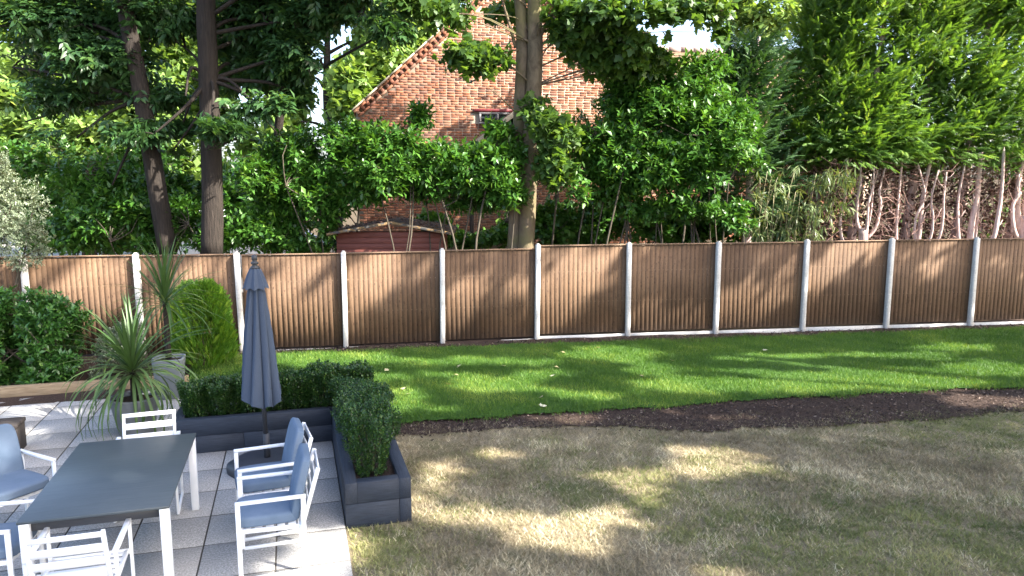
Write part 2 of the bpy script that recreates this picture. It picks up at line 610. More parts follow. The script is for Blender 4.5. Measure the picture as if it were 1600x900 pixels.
# ------------------------------------------------------------------ leaf templates (x width, y length, z normal), unit length
def oval8(r, fold=.07, curl=.14):
    P = [(0, 0), (-.5, .33), (.5, .33), (-.42, .68), (.42, .68), (0, 1), (0, .33), (0, .68)]
    V = np.array([(x * r, y, -curl * y * y + (fold * abs(x) * 2 * r if x else 0)) for x, y in P])
    return V, np.array([(0, 2, 6), (0, 6, 1), (6, 2, 4), (6, 4, 7), (1, 6, 7), (1, 7, 3), (7, 4, 5), (3, 7, 5)])


def oval4(r, fold=.06, curl=.1):
    V = np.array([(0, 0, 0), (-.5 * r, .45, fold * r * 2 - curl * .2), (.5 * r, .45, fold * r * 2 - curl * .2), (0, 1, -curl), (0, .45, -curl * .2)])
    return V, np.array([(0, 2, 4), (0, 4, 1), (4, 2, 3), (1, 4, 3)])


def quad2(r):
    return np.array([(0, 0, 0), (-.5 * r, .5, .03), (.5 * r, .5, .03), (0, 1, -.05)]), np.array([(0, 2, 3), (0, 3, 1)])


def maple12():
    h = [(.28, -.06), (.26, .14), (.58, .36), (.29, .46), (.24, .74)]
    out = [(0, .02)] + h + [(0, 1)] + [(-x, y) for x, y in h[::-1]]
    V = np.array([(0, .36, .02)] + [(x, y, -.12 * (x * x + y * y)) for x, y in out])
    n = len(out)
    return V, np.array([(0, 1 + i, 1 + (i + 1) % n) for i in range(n)])


def frond(pairs=5):
    V, F = [], []
    for i in range(pairs):
        y = .06 + .86 * i / pairs
        l = .40 * (1 - .72 * y) * (1 if i else .7)
        for s in (-1, 1):
            b = len(V)
            V += [(0, y - .02, -.16 * y * y), (0, y + .15, -.16 * (y + .1) ** 2), (s * l * .72, y + l * .78, -.16 * (y + l) ** 2 - .05)]
            F.append((b, b + 1, b + 2) if s < 0 else (b + 1, b, b + 2))
    b = len(V)
    V += [(-.035, .86, -.12), (.035, .86, -.12), (0, 1.05, -.2)]
    F.append((b, b + 1, b + 2))
    return np.array(V), np.array(F)


def norm(a):
    return a / (np.linalg.norm(a, axis=-1, keepdims=True) + 1e-9)


def leaves_mesh(name, P, D, Nn, L, tmpl, mat, rnd=None, smooth=False):
    TV, TF = tmpl
    n, kv, kf = len(P), len(TV), len(TF)
    D = norm(D)
    S = norm(np.cross(D, Nn))
    U = np.cross(S, D)
    L = np.broadcast_to(L, (n,))
    V = P[:, None] + L[:, None, None] * (TV[None, :, 1:2] * D[:, None] + TV[None, :, 0:1] * S[:, None] + TV[None, :, 2:3] * U[:, None])
    F = (TF[None] + (np.arange(n) * kv)[:, None, None]).reshape(-1, TF.shape[1])
    if rnd is None: rnd = rng.random(n)
    return np_mesh(name, V.reshape(-1, 3), F, mat, smooth, np.repeat(np.clip(rnd, 0, 1), kf))


class Field:
    """smooth random field for gaps and clumps"""
    def __init__(self, freq, n=14):
        self.K = rng.normal(size=(n, 3)) * freq
        self.ph = rng.random(n) * 6.28

    def __call__(self, P):
        return np.cos(P @ self.K.T + self.ph).sum(1) / math.sqrt(len(self.ph) / 2)


def shoot_points(ells, n, shell=.28, freq=1.6, thr=-.5):
    """shoot tips gathered near the outside of a union of ellipsoids, in clumps"""
    w = np.array([(r[0] * r[1] * r[2]) ** (2 / 3) for c, r in ells])
    w = w / w.sum()
    fld = Field(freq)
    P, O = [], []
    got = 0
    while got < n:
        k = rng.choice(len(ells), size=n * 2, p=w)
        C = np.array([e[0] for e in ells])[k]
        Rr = np.array([e[1] for e in ells])[k]
        d = norm(rng.normal(size=(len(k), 3)))
        r = 1 - np.abs(rng.normal(size=len(k))) * shell
        r = np.clip(r, .15, 1) * (1 + .08 * rng.normal(size=len(k)))
        p = C + d * Rr * r[:, None]
        ok = fld(p) > thr
        P.append(p[ok]); O.append(norm(d / Rr)[ok]); got += ok.sum()
    return np.concatenate(P)[:n], np.concatenate(O)[:n]


def foliage(name, ells, nshoot, per, slen, leaf, tmpl, mat, parent, out=.6, up=.5, rand=.4, bias=(0, 0, 0), spread=60,
            droop=0.0, shell=.28, freq=1.6, thr=-.5, flat=0.0, pts=None, reject=None):
    if pts is None: T, O = shoot_points(ells, nshoot, shell, freq, thr)
    else: T, O = pts
    if reject is not None:
        ok = ~reject(T)
        T, O = T[ok], O[ok]
    n = len(T)
    A = norm(O * out + np.array([0, 0, up]) + np.array(bias) + rng.normal(size=(n, 3)) * rand)
    if flat: A[:, 2] *= (1 - flat); A = norm(A)
    i = np.arange(per)
    t = (i + .4 + .3 * rng.random((n, per))) / per
    base = T[:, None] + A[:, None] * ((t - 1) * slen)[..., None]
    s1 = norm(np.cross(A, norm(rng.normal(size=(n, 3)))))
    s2 = np.cross(A, s1)
    if flat:
        s1 = norm(np.cross(A, np.array([0, 0, 1.0]))); s2 = np.cross(s1, A)
        ang = np.where(i % 2 == 0, 0, np.pi)[None] + rng.normal(size=(n, per)) * .35
    else:
        ang = (i * 2.399)[None] + rng.random((n, 1)) * 6.28
    rad = np.cos(ang)[..., None] * s1[:, None] + np.sin(ang)[..., None] * s2[:, None]
    th = np.radians(spread * (1.05 - .55 * t) + rng.normal(size=(n, per)) * 9)
    D = np.cos(th)[..., None] * A[:, None] + np.sin(th)[..., None] * rad
    D[..., 2] -= droop * (.6 + .8 * rng.random((n, per)))
    D = norm(D)
    Nn = A[:, None] * .6 + np.array([0, 0, .8]) + rng.normal(size=(n, per, 3)) * .18
    L = leaf * (.62 + .5 * rng.random((n, per)))
    rn = np.clip(.5 * rng.random((n, 1)) + .5 * rng.random((n, per)), 0, 1)
    me = leaves_mesh(name, base.reshape(-1, 3), D.reshape(-1, 3), Nn.reshape(-1, 3), L.ravel(), tmpl, mat, rn.ravel())
    o = link(name, me, parent)
    o['kind'] = 'stuff'
    return o, T


def twigs(name, T, roots, mat, parent, n, r=.008, seg=5):
    """thin branches from the limbs to some shoot tips, one mesh"""
    m = MB()
    roots = np.asarray(roots)
    for i in rng.choice(len(T), size=min(n, len(T)), replace=False):
        t = T[i]
        d = np.linalg.norm(roots - t, axis=1)
        a = roots[np.argmin(d)]
        mid = (a + t) / 2 + rng.normal(size=3) * .12 * np.linalg.norm(t - a) + np.array([0, 0, .05])
        m.tube(smooth_path([a, mid, t], seg), np.linspace(r * 2.0, r * .5, seg), 4, False)
    o = m.build(name, mat, parent, True)
    o['kind'] = 'stuff'
    return o


OV8L, OV8C, OV4, Q2, MAP, FR = oval4(.48, .08, .14), oval4(.40, .06, .22), oval4(.42), quad2(.7), maple12(), frond()

# ------------------------------------------------------------------ ground, lawn, patio
def strip_mesh(name, xs, lo, hi, ny, z, mat, bump=.0, edge=.0):
    """a sheet between two curves y=lo(x) and y=hi(x)"""
    V = []
    for x in xs:
        a, b = lo(x), hi(x)
        for j in range(ny):
            t = j / (ny - 1)
            V.append((x, a + (b - a) * t, z))
    V = np.array(V)
    nx = len(xs)
    if edge:
        V = V.reshape(nx, ny, 3)
        V[:, 0, 1] += rng.normal(size=nx) * edge
        V[:, -1, 1] += rng.normal(size=nx) * edge
        V = V.reshape(-1, 3)
    if bump:
        f = Field(1.1); g = Field(5.0)
        V[:, 2] += bump * (f(V) * .6 + g(V) * .4)
    i, j = np.meshgrid(np.arange(nx - 1), np.arange(ny - 1), indexing='ij')
    F = np.stack([i * ny + j, (i + 1) * ny + j, (i + 1) * ny + j + 1, i * ny + j + 1], -1).reshape(-1, 4)
    return np_mesh(name, V, F, mat, True)


def curve(pts):
    p = np.array(pts)
    return lambda x: float(np.interp(x, p[:, 0], p[:, 1]))


def wob(fn, a, f, ph=0.0):
    return lambda x: fn(x) + a * (math.sin(f * x + ph) + .6 * math.sin(2.3 * f * x + 1 + ph) + .45 * math.sin(5.1 * f * x + 2 * ph))


FX0, FY0, FTH = -8.54, 12.9, R(8.857)
fence_y = lambda x: FY0 + (x - FX0) * math.tan(FTH)
lawn_front = wob(curve([(-6, 8.3), (-3.5, 8.9), (-1.9, 9.30), (-1.45, 9.37), (.86, 9.77), (2.69, 10.2), (5.15, 10.68), (7.72, 11.02), (14, 11.8)]), .03, 2.1)
dry_back = wob(curve([(-2.5, 8.75), (-1.26, 9.0), (.81, 9.26), (2.4, 9.16), (4.29, 9.27), (6.98, 9.95), (14, 11.4)]), .05, 1.7, .8)
lawn_back = wob(lambda x: fence_y(x) - .38, .04, 3.0, .4)

g = MB()
g.add([(-1500, -40, -.09), (1500, -40, -.09), (1500, 2500, -.09), (-1500, 2500, -.09)], [(0, 1, 2, 3)])
tag(g.build('ground', M['ground']), 'dark leaf littered earth beyond and around the garden', 'ground', kind='structure')
xs = np.arange(-3.2, 16, .12)
o = link('dry_lawn', strip_mesh('dry_lawn', xs, lambda x: -3.0, lambda x: dry_back(x) + .25, 40, -.03, M['dry'], .004))
tag(o, 'patchy straw coloured dried lawn beside the patio', 'lawn', kind='structure')
xs = np.arange(-1.9, 16, .04)
o = link('soil_strip', strip_mesh('soil_strip', xs, lambda x: dry_back(x), lambda x: lawn_front(x) + .12, 16, -.010, M['soil'], .004, .03))
tag(o, 'dark bare soil strip between dry lawn and green turf', 'soil', kind='structure')
xs = np.arange(-5.3, 16, .04)


def lawn_lo(x):
    a = lawn_front(x)
    if x < -1.75: a = max(a - .4, UV(0, 8.33)[1] + (x - UV(0, 8.33)[0]) * math.tan(YAW))
    if x < -3.95: a = max(a, 8.75 + (-3.95 - x) * 2.45)
    return a


o = link('green_lawn', strip_mesh('green_lawn', xs, lawn_lo, lambda x: max(lawn_back(x), lawn_lo(x) + .1), 22, .012, M['turf'], .010, .025))
tag(o, 'fresh green turf lying between the soil strip and the fence', 'lawn', kind='structure')
xs = np.arange(-13, 18, .1)
o = link('fence_bed', strip_mesh('fence_bed', xs, lambda x: (lawn_back(x) - .25) if x > -5.3 else 10.2 + .28 * (x + 6.5), lambda x: fence_y(x) + .5, 18, -.004, M['soil'], .014))
tag(o, 'narrow bare soil bed along the foot of the fence', 'soil', kind='structure')
g = MB()
g.add([(-30, 19.5, -.07), (-5.4, 21, -.07), (-5.4, 40, -.07), (-34, 40, -.07)], [(0, 1, 2, 3)])
tag(g.build('driveway', M['drive']), 'pale gravel drive behind the left hand trees', 'driveway', kind='structure')


def blades(name, P, h, w, lean, mat, rnd, label=None):
    n = len(P)
    th = rng.random(n) * 6.283
    side = np.stack([np.cos(th), np.sin(th), np.zeros(n)], 1) * (w / 2)[:, None]
    le = rng.random(n) * 6.283
    tip = np.stack([np.cos(le) * lean, np.sin(le) * lean, np.sqrt(np.clip(1 - lean ** 2, .05, 1))], 1) * h[:, None]
    V = np.stack([P - side, P + side, P + tip], 1).reshape(-1, 3)
    me = np_mesh(name, V, np.arange(3 * n).reshape(-1, 3), mat, False, rnd)
    o = link(name, me)
    o['kind'] = 'stuff'
    return o


def in_frame_x(P):
    return np.abs(P[:, 0]) < .70 * P[:, 1] + .6


# green blades
n = 390000
P = np.stack([rng.uniform(-5.6, 12, n), rng.uniform(8.4, 16, n), np.full(n, .012)], 1)
lf = np.array([lawn_lo(x) for x in np.arange(-6, 12.1, .05)]); lb = np.array([lawn_back(x) for x in np.arange(-6, 12.1, .05)])
ix = ((P[:, 0] + 6) / .05).astype(int)
ok = (P[:, 1] > lf[ix] - .02 + .07 * rng.normal(size=n) + .05 * Field(9.0)(P * np.array([1, 1, 0]))) & (P[:, 1] < lb[ix] + .05 * rng.normal(size=n)) & in_frame_x(P)
P = P[ok]; n = len(P)
fl = Field(1.3); f2 = Field(6.0)
rn = np.clip(.42 + .15 * fl(P) + .16 * f2(P) + .24 * rng.normal(size=n), 0, 1)
o = blades('lawn_grass', P, .060 * (.5 + .8 * rng.random(n)), .008 * (.7 + .6 * rng.random(n)), .25 + .6 * rng.random(n), M['grass'], rn)
tag(o, 'short lush green blades of the new turf', 'grass')
# dry blades
n = 395000
Y = 4.6 + 5.6 * rng.random(n) ** 1.25
P = np.stack([rng.uniform(-2.0, 8.2, n), Y, np.full(n, -.03)], 1)
nc_ = n // 9
P = P[:nc_].repeat(9, 0)
n = len(P)
P[:, :2] += rng.normal(size=(n, 2)) * .022
db = np.array([dry_back(x) for x in np.arange(-3, 9, .05)])
ix = ((P[:, 0] + 3) / .05).astype(int)
thin = (P[:, 1] - db[ix])
ok = (thin < .42 - .50 * np.abs(rng.normal(size=n)) + .15 * Field(6.0)(P)) & in_frame_x(P)
loc_u = P[:, 0] * CU + P[:, 1] * SU - OU
loc_v = -P[:, 0] * SU + P[:, 1] * CU - OV
ok &= (loc_u > .02) & ~((loc_u < .64) & (loc_v > 5.40))
P = P[ok]; n = len(P)
fl = Field(1.5); f2 = Field(5.0)
near_patio = np.exp(-((P[:, 0] + 1.2) ** 2 / .5 + (P[:, 1] - 5.9) ** 2 / .6))
green = (.40 * fl(P) + .35 * f2(P) + .5 * rng.normal(size=n) + 1.5 * near_patio) > .58
for nm, sel, mt, lb_ in (('dry_grass', ~green, M['drygrass'], 'straw coloured dead blades lying over the dry lawn'),
                         ('sparse_green_grass', green, M['drygreen'], 'dull olive blades surviving in the dry lawn')):
    q = P[sel]; m = len(q)
    o = blades(nm, q, .052 * (.5 + .9 * rng.random(m)), .0062 * (.6 + .8 * rng.random(m)), .55 + .42 * rng.random(m), mt, np.clip(.45 + .17 * Field(2.2)(q) + .14 * Field(7.0)(q) + .24 * rng.normal(size=m), 0, 1))
    tag(o, lb_, 'grass')

# soil crumbs on the bare strip
n = 5200
P = np.stack([rng.uniform(-1.6, 8.5, n), rng.uniform(8.8, 11.4, n), np.full(n, -.008)], 1)
ok = np.array([dry_back(p[0]) - .05 < p[1] < lawn_front(p[0]) + .06 for p in P])
P = P[ok]; n = len(P)
tet = np.array([(-1, -.6, 0), (1, -.6, 0), (0, 1, 0), (0, 0, 1.1)]) * .5
rt = rng.random(n) * 6.283
sc = .012 + .022 * rng.random(n) ** 3
X = tet[None, :, 0] * np.cos(rt)[:, None] - tet[None, :, 1] * np.sin(rt)[:, None]
Yv = tet[None, :, 0] * np.sin(rt)[:, None] + tet[None, :, 1] * np.cos(rt)[:, None]
V = np.stack([X, Yv, np.repeat(tet[None, :, 2], n, 0)], -1) * sc[:, None, None] + P[:, None]
F = (np.array([(0, 1, 3), (1, 2, 3), (2, 0, 3)])[None] + (np.arange(n) * 4)[:, None, None]).reshape(-1, 3)
o = link('soil_crumbs', np_mesh('soil_crumbs', V.reshape(-1, 3), F, M['soil']))
tag(o, 'small crumbs of dark earth scattered on the bare strip', 'soil', kind='stuff')

# bark chips and root crumbs over the strip and the fence bed
n = 22000
P = np.stack([rng.uniform(-1.7, 9, n), rng.uniform(8.7, 12.2, n), np.full(n, .002)], 1)
dbx = np.array([dry_back(x) for x in np.arange(-3, 9.2, .05)]); lfx = np.array([lawn_front(x) for x in np.arange(-3, 9.2, .05)])
ix = ((P[:, 0] + 3) / .05).astype(int)
ok = (P[:, 1] > dbx[ix] - .10 * np.abs(rng.normal(size=n))) & (P[:, 1] < lfx[ix] + .05 * rng.normal(size=n))
P = P[ok]
Q = np.stack([rng.uniform(-5, 11.5, 7000), np.zeros(7000), np.full(7000, .012)], 1)
Q[:, 1] = FY0 + (Q[:, 0] - FX0) * math.tan(FTH) - .02 - .42 * rng.random(7000)
P = np.concatenate([P, Q]); n = len(P)
me = leaves_mesh('bark_chips', P, rng.normal(size=(n, 3)) * np.array([1, 1, .35]), np.array([0, 0, 1.]) + rng.normal(size=(n, 3)) * .5, .022 + .03 * rng.random(n), quad2(.45), M['chips'])
tag(link('bark_chips', me), 'dark reddish chips and crumbs strewn over the bare soil', 'chips', kind='stuff')

# patio: bed with separate granite slabs
patio = MB()
c1, c2 = UV(-7.5, 3.2), UV(0, 3.2)
for a, b, c_, d in ((-7.4, 0.0, 3.0, 7.76), (-7.4, -1.72, 7.76, 10.86)):
    q = [UV(a, c_, -.0025), UV(b - .004, c_, -.0025), UV(b - .004, d, -.0025), UV(a, d, -.0025)]
    q2 = [x - np.array([0, 0, .08]) for x in q]
    patio.add(q + q2, [(0, 1, 2, 3), (7, 6, 5, 4), (0, 4, 5, 1), (1, 5, 6, 2), (2, 6, 7, 3), (3, 7, 4, 0)])
pat = tag(patio.build('patio', M['joint']), 'pale granite slab patio under the table and chairs', 'patio', kind='structure')
slab_me = MB().box((0, 0, -.02), (.586, .586, .04), .002).mesh('paving_slab', M['slab'])
half_me = MB().box((0, 0, -.02), (.46, .590, .04), .004).mesh('paving_slab', M['slab'])
for i in range(12):
    for j in range(5, 18):
        u, v = -.3 - .6 * i, -0.009 + .6 * j + .3
        if v > 10.85 or (i < 3 and v > 7.7): continue
        s = link('paving_slab', slab_me, pat, UV(u, v, .0008 * rng.normal()), (R(.04) * rng.normal(), R(.04) * rng.normal(), YAW + math.pi * rng.integers(2)))

# ------------------------------------------------------------------ planter of painted sleepers
planter = empty('raised_planter', UV(0, 5.42), YAW)
tag(planter, 'L shaped raised planter of dark blue painted timber sleepers', 'planter')


def sleeper(a, b, z0, z1, th, parent, mat=M['paint'], name='sleeper', nudge=0.0):
    """sleeper from a to b (local u,v of its near line) with thickness to the left"""
    a, b = np.array(a, float), np.array(b, float)
    d = b - a
    L = np.linalg.norm(d)
    c = (a + b) / 2
    me = MB().box((0, 0, 0), (L - .004, th, z1 - z0 - .003), .0025).mesh(name, mat)
    return link(name, me, parent, (c[0], c[1], (z0 + z1) / 2), (0, 0, math.atan2(d[1], d[0])))


V0 = 5.42          # planter local frame: u, v-V0
for z0, z1, e in ((-.06, .20, 0), (.20, .40, 1)):
    j = .002 * e
    if e:                                        # top course
        sleeper((.055 + j, 0), (.055 + j, 2.44), z0, z1, .11, planter)
        sleeper((.545 - j, 0), (.545 - j, 2.93), z0, z1, .11, planter)
        sleeper((.11, .055), (.49, .055), z0, z1, .11, planter)
        sleeper((-1.75, 2.385), (-.002, 2.385), z0, z1, .11, planter)
        sleeper((-1.75, 2.875), (.49, 2.875), z0, z1, .11, planter)
        sleeper((-1.70, 2.44), (-1.70, 2.82), z0, z1, .11, planter)
    else:
        sleeper((0, .055), (.49, .055), z0, z1, .11, planter)
        sleeper((.545, 0), (.545, 2.93), z0, z1, .108, planter)
        sleeper((.055, .11), (.055, 2.33), z0, z1, .108, planter)
        sleeper((-1.0, 2.385), (.10, 2.385), z0, z1, .108, planter)
        sleeper((-1.75, 2.385), (-1.0, 2.385), z0, z1, .108, planter)
        sleeper((-1.75, 2.875), (.49, 2.875), z0, z1, .108, planter)
        sleeper((-1.70, 2.44), (-1.70, 2.82), z0, z1, .108, planter)
for (a, b, c_, d) in ((.11, .49, .11, 2.82), (-1.645, .11, 2.44, 2.82)):
    n = 14
    gx, gy = np.meshgrid(np.linspace(a, b, n), np.linspace(c_, d, n * 2), indexing='ij')
    Vv = np.stack([gx, gy, .335 + .018 * rng.random(gx.shape)], -1).reshape(-1, 3)
    i, j = np.meshgrid(np.arange(n - 1), np.arange(2 * n - 1), indexing='ij')
    m2 = 2 * n
    F = np.stack([i * m2 + j, (i + 1) * m2 + j, (i + 1) * m2 + j + 1, i * m2 + j + 1], -1).reshape(-1, 4)
    link('planting_soil', np_mesh('planting_soil', Vv, F, M['soil'], True), planter)


def box_plant_meshes(h, rt, rb, seed):
    """vase shaped clipped plant: upright shoots of small leaves"""
    n = 780
    z = h * rng.random(n) ** .75
    top = rng.random(n) < .38
    z = np.where(top, h * (.84 + .22 * rng.random(n)), z)
    prof = rb + (rt - rb) * np.clip(z / h * 1.15, 0, 1) ** .8
    a = rng.random(n) * 6.283
    rr = np.where(top, np.sqrt(rng.random(n)), .80 + .22 * rng.random(n))
    rr = rr * (1 + .10 * np.sin(3 * a + seed) + .07 * np.sin(5 * a + 2 * seed))
    fz = Field(9.0)
    rr = rr * (1 + .16 * fz(np.stack([np.cos(a) * prof, np.sin(a) * prof, z], 1)))
    z = z + .03 * fz(np.stack([np.cos(a) * prof * rr, np.sin(a) * prof * rr, 0 * z], 1)) * (z > h * .6)
    T = np.stack([np.cos(a) * prof * rr, np.sin(a) * prof * rr, np.maximum(z, .05)], 1)
    O = np.stack([np.cos(a) * .5, np.sin(a) * .5, np.full(n, .8)], 1)
    o, _ = foliage('tmp', None, n, 11, .12, .034, quad2(.62), M['box'], None, out=.5, up=.9, rand=.22, spread=58, pts=(T, norm(O)))
    me = o.data
    bpy.data.objects.remove(o)
    s = MB()
    for q in range(7):
        b = rng.random() * 6.28
        s.tube([(0.02 * math.cos(b), .02 * math.sin(b), 0), (rb * .5 * math.cos(b), rb * .5 * math.sin(b), h * .35), (rt * .7 * math.cos(b), rt * .7 * math.sin(b), h * .85)], [.009, .007, .003], 5)
    return me, s.mesh('stem', M['twig'], True)


bx_lo = [box_plant_meshes(.47, .20, .13, s) for s in (1, 2)]
bx_hi = [box_plant_meshes(.66, .29, .085, s) for s in (3, 4)]
ordn = ['', 'second', 'third', 'fourth', 'fifth', 'sixth', 'seventh', 'eighth']


def box_plant(u, v, kind, sc, label):
    e = empty('box_plant', UV(u, v, .34), rng.random() * 6.28)
    e.scale = (sc[0], sc[0], sc[1])
    tag(e, label, 'shrub', 'clipped box plants in the raised planter')
    me, st = kind
    f_ = link('foliage', me, e); f_['kind'] = 'stuff'
    link('stem', st, e)


box_plant(.28, 8.02, bx_lo[0], (1.2, 1.02), 'dark green box plant filling the inner corner of the planter')
for i in range(6):
    box_plant(-.06 - .295 * i, 8.04 + .02 * rng.normal(), bx_lo[i % 2], (1 + .06 * rng.normal(), 1 + .05 * rng.normal()),
              f'dark green box plant in trough behind the parasol, {ordn[i + 1] or "first"} from the planter corner' if i < 5 else
              'dark green box plant at the end of the trough beside the potted cordyline')
for i, (v, s) in enumerate(((7.50, .95), (6.98, 1.0), (6.46, 1.04))):
    box_plant(.29 + .02 * rng.normal(), v, bx_hi[i % 2], (s * .86, s * (.70 + .05 * i)),
              f'green box plant in planter arm beside the lawn, {["next to", "second from", "third from", "fourth from"][i]} the planter corner')
box_plant(.27, 5.74, bx_hi[1], (.88, .93), 'vase shaped box plant standing free at the sawn end of the planter')

# ------------------------------------------------------------------ fence
posts = [at(37, 405, 12.9)[:2], at(213, 399, 13.18)[:2], (-4.92, 13.47), (-3.10, 13.76), (-1.33, 14.09), (.48, 14.46), (2.30, 14.76), (4.12, 15.02), (5.99, 15.30), (7.84, 15.55), (9.75, 15.80), (11.62, 16.08)]
posts = [np.array(p) for p in posts]
posts.insert(0, posts[0] - (posts[1] - posts[0]))
desc = ['the panel hidden by the variegated shrub', 'the panel above the glossy bush', 'the panel behind the golden conifer', 'the panel behind the parasol',
        'the panel below the red shed', 'the panel below the twin trunk', 'the first stepped up panel', 'the panel under the big laurel',
        'the panel under the bamboo', 'the panel under the first stump', 'the panel under the middle stumps', 'the panel under the thick stump']
tops = [1.78, 1.78, 1.77, 1.755, 1.76, 1.775, 1.83, 1.83, 1.83, 1.845, 1.85, 1.85]
base = [.02, .02, .02, .03, .04, .05, .09, .09, .09, .10, .10, .10]
BW = .125
fb = MB()
t0, t1 = .008, .005
prof = np.array([(0, 0), (BW, .004), (BW, .004 + t1), (0, t0)])   # feather edge, local x,y
Vb = np.concatenate([np.c_[prof, np.full(4, z)] for z in (0, 1)])
fbF = [(0, 1, 5, 4), (1, 2, 6, 5), (2, 3, 7, 6), (3, 0, 4, 7), (3, 2, 1, 0), (4, 5, 6, 7)]
board_meshes = {}


def board_mesh(h):
    key = round(h, 3)
    if key not in board_meshes:
        V = Vb.copy(); V[:, 2] *= h
        V[:, 1] *= -1
        board_meshes[key] = np_mesh('board', V, np.array(fbF)[:, ::-1], M['board'])
    return board_meshes[key]


for i in range(len(posts) - 1):
    a, b = posts[i], posts[i + 1]
    d = (b - a) / np.linalg.norm(b - a)
    th = math.atan2(d[1], d[0])
    L = np.linalg.norm(b - a)
    e = empty('closeboard_fence', (a[0] + d[0] * .05, a[1] + d[1] * .05, base[i]), th)
    short = desc[i].replace('the ', '', 1)
    tag(e, 'brown feather edge timber fence ' + short, 'fence panel', 'timber fence panels between concrete posts')
    inner = L - .10
    nb = 19
    pitch = (inner - .01) / nb
    h = tops[i] - base[i] - .02
    for q in range(nb):
        link('board', board_mesh(h - .004 * (q % 3)), e, (.003 + q * pitch, .018, 0), (0, R(.10) * rng.normal(), R(.16) * rng.normal()), (pitch / .1 * .985, 1, 1))
    MB().box((inner / 2, .012, h + .012), (inner - .006, .05, .022), .003).build('capping', M['capping'], e)
    for z in (.25, .62, 1.22):
        MB().box((inner / 2, .05, z), (inner - .01, .04, .05), .003).build('rail', M['capping'], e)
    gb = MB().box((0, 0, 0), (inner - .006, .040, .17), .006).mesh('gravel_board', M['concrete'])
    mid = (a + b) / 2
    o = link('gravel_board', gb, None, (mid[0] + .01 * d[1], mid[1] - .01 * d[0], base[i] - .128), (0, 0, th))
    tag(o, 'thin pale concrete board at the foot of ' + desc[i], 'gravel board', 'concrete gravel boards under the fence panels')
    if i < len(posts) - 1:
        zt = max(tops[i], tops[max(i - 1, 0)]) + .018
        m = MB()
        m.box((0, 0, zt / 2 - .12), (.088, .115, zt + .24), .008)
        m.box((0, 0, zt + .012), (.052, .075, .022), .010)
        o = link('fence_post', m.mesh('fence_post', M['concrete']), None, (a[0] + .03 * d[1], a[1] - .03 * d[0], 0), (R(.3) * rng.normal(), R(.3) * rng.normal(), th))
        lab = f'pale concrete post between {desc[i - 1]} and {desc[i]}' if i else 'pale concrete post beyond ' + desc[0]
        lab = lab.replace('the panel ', 'panel ')
        tag(o, lab, 'fence post', 'concrete fence posts')

# ------------------------------------------------------------------ bed edge sleepers
bed = empty('bed_edging', UV(-2.0, 10.95), YAW)
tag(bed, 'natural timber sleepers edging the shrub bed behind the patio', 'edging')
for a, b in ((-5.2, -2.62), (-2.6, -.22), (-.20, .02)):
    sleeper((a, .0), (b, .0), -.06, .15 if b < 0 else .13, .12, bed, M['timber'])

# ------------------------------------------------------------------ table and chairs
table = empty('dining_table', UV(-1.805, 5.395), YAW)
tag(table, 'dining table with dark slate coloured top and white square legs', 'table')
MB().box((0, 0, .728), (.99, 1.67, .022), .004).build('table_top', M['slate'], table)
MB().box((0, -.765, .675), (.86, .025, .075), .003).box((0, .765, .675), (.86, .025, .075), .003).box((-.44, 0, .675), (.025, 1.50, .075), .003).box((.44, 0, .675), (.025, 1.50, .075), .003).build('apron', M['dark_metal'], table)
for sx in (-1, 1):
    for sy in (-1, 1):
        MB().box((sx * .455, sy * .795, .358), (.065, .065, .716), .004).build('leg', M['white'], table)


def make_chair(u, v, rz, label, cushions):
    """chair faces local +x"""
    e = empty('garden_chair', UV(u, v), YAW + rz)
    tag(e, label, 'chair', 'white framed chairs around the table')
    for s in (-1, 1):
        m = MB()
        y = s * .265
        m.bar((.25, y, .012), (.25, y, .655), .022, .036, .003, (1, 0, 0))
        m.bar((-.23, y, .012), (-.24, y, .655), .022, .036, .003, (1, 0, 0))
        m.bar((-.262, y, .642), (.268, y, .642), .036, .024, .003)
        m.bar((-.235, y, .016), (.24, y, .016), .021, .028, .003)
        m.build('side_frame', M['white'], e)
    m = MB()
    for s in (-1, 1):
        m.bar((-.21, s * .238, .385), (.235, s * .238, .40), .024, .034)
    m.bar((.235, -.264, .40), (.235, .264, .40), .024, .034, .003)
    m.bar((-.215, -.264, .385), (-.215, .264, .385), .024, .034, .003)
    m.build('seat_frame', M['white'], e)
    for q in range(5):
        x = -.15 + .085 * q
        MB().bar((x, -.226, .404), (x, .226, .404), .060, .010, .003).build('seat_slat', M['white'], e)
    for s in (-1, 1):
        m = MB()
        m.bar((-.225, s * .225, .37), (-.365, s * .225, .845), .026, .034, .003, (1, 0, 0))
        m.build('back_post', M['white'], e)
    for q in range(4):
        t = .30 + .218 * q
        x, z = -.225 - .14 * t, .37 + .475 * t
        MB().bar((x - .008, -.213, z), (x - .008, .213, z),   .014, .062 if q < 3 else .040, .003, (-.24, 0, .97)).build('back_slat', M['white'], e)
    if cushions:
        V, F = rounded_pad((.50, .475, .095), 6, 11)
        V[:, 2] += .012 * np.cos(V[:, 0] * 5) * np.cos(V[:, 1] * 5) * (V[:, 2] > 0)
        m = MB(); m.add(V, F)
        m.build('seat_cushion', M['fabric'], e, True, loc=(.03, 0, .458))
        V, F = rounded_pad((.085, .475, .53), 6, 13)
        V[:, 0] += .018 * np.sin((V[:, 2] + .1) * 5)
        m = MB(); m.add(V, F)
        c = m.build('back_cushion', M['fabric'], e, True, loc=(-.225, 0, .668), rot=(0, R(-17), 0))
        tie = MB().bar((-.30, -.20, .50), (-.30, .20, .50), .004, .02)
        tie.build('tie_strap', M['dark_metal'], e)
    return e


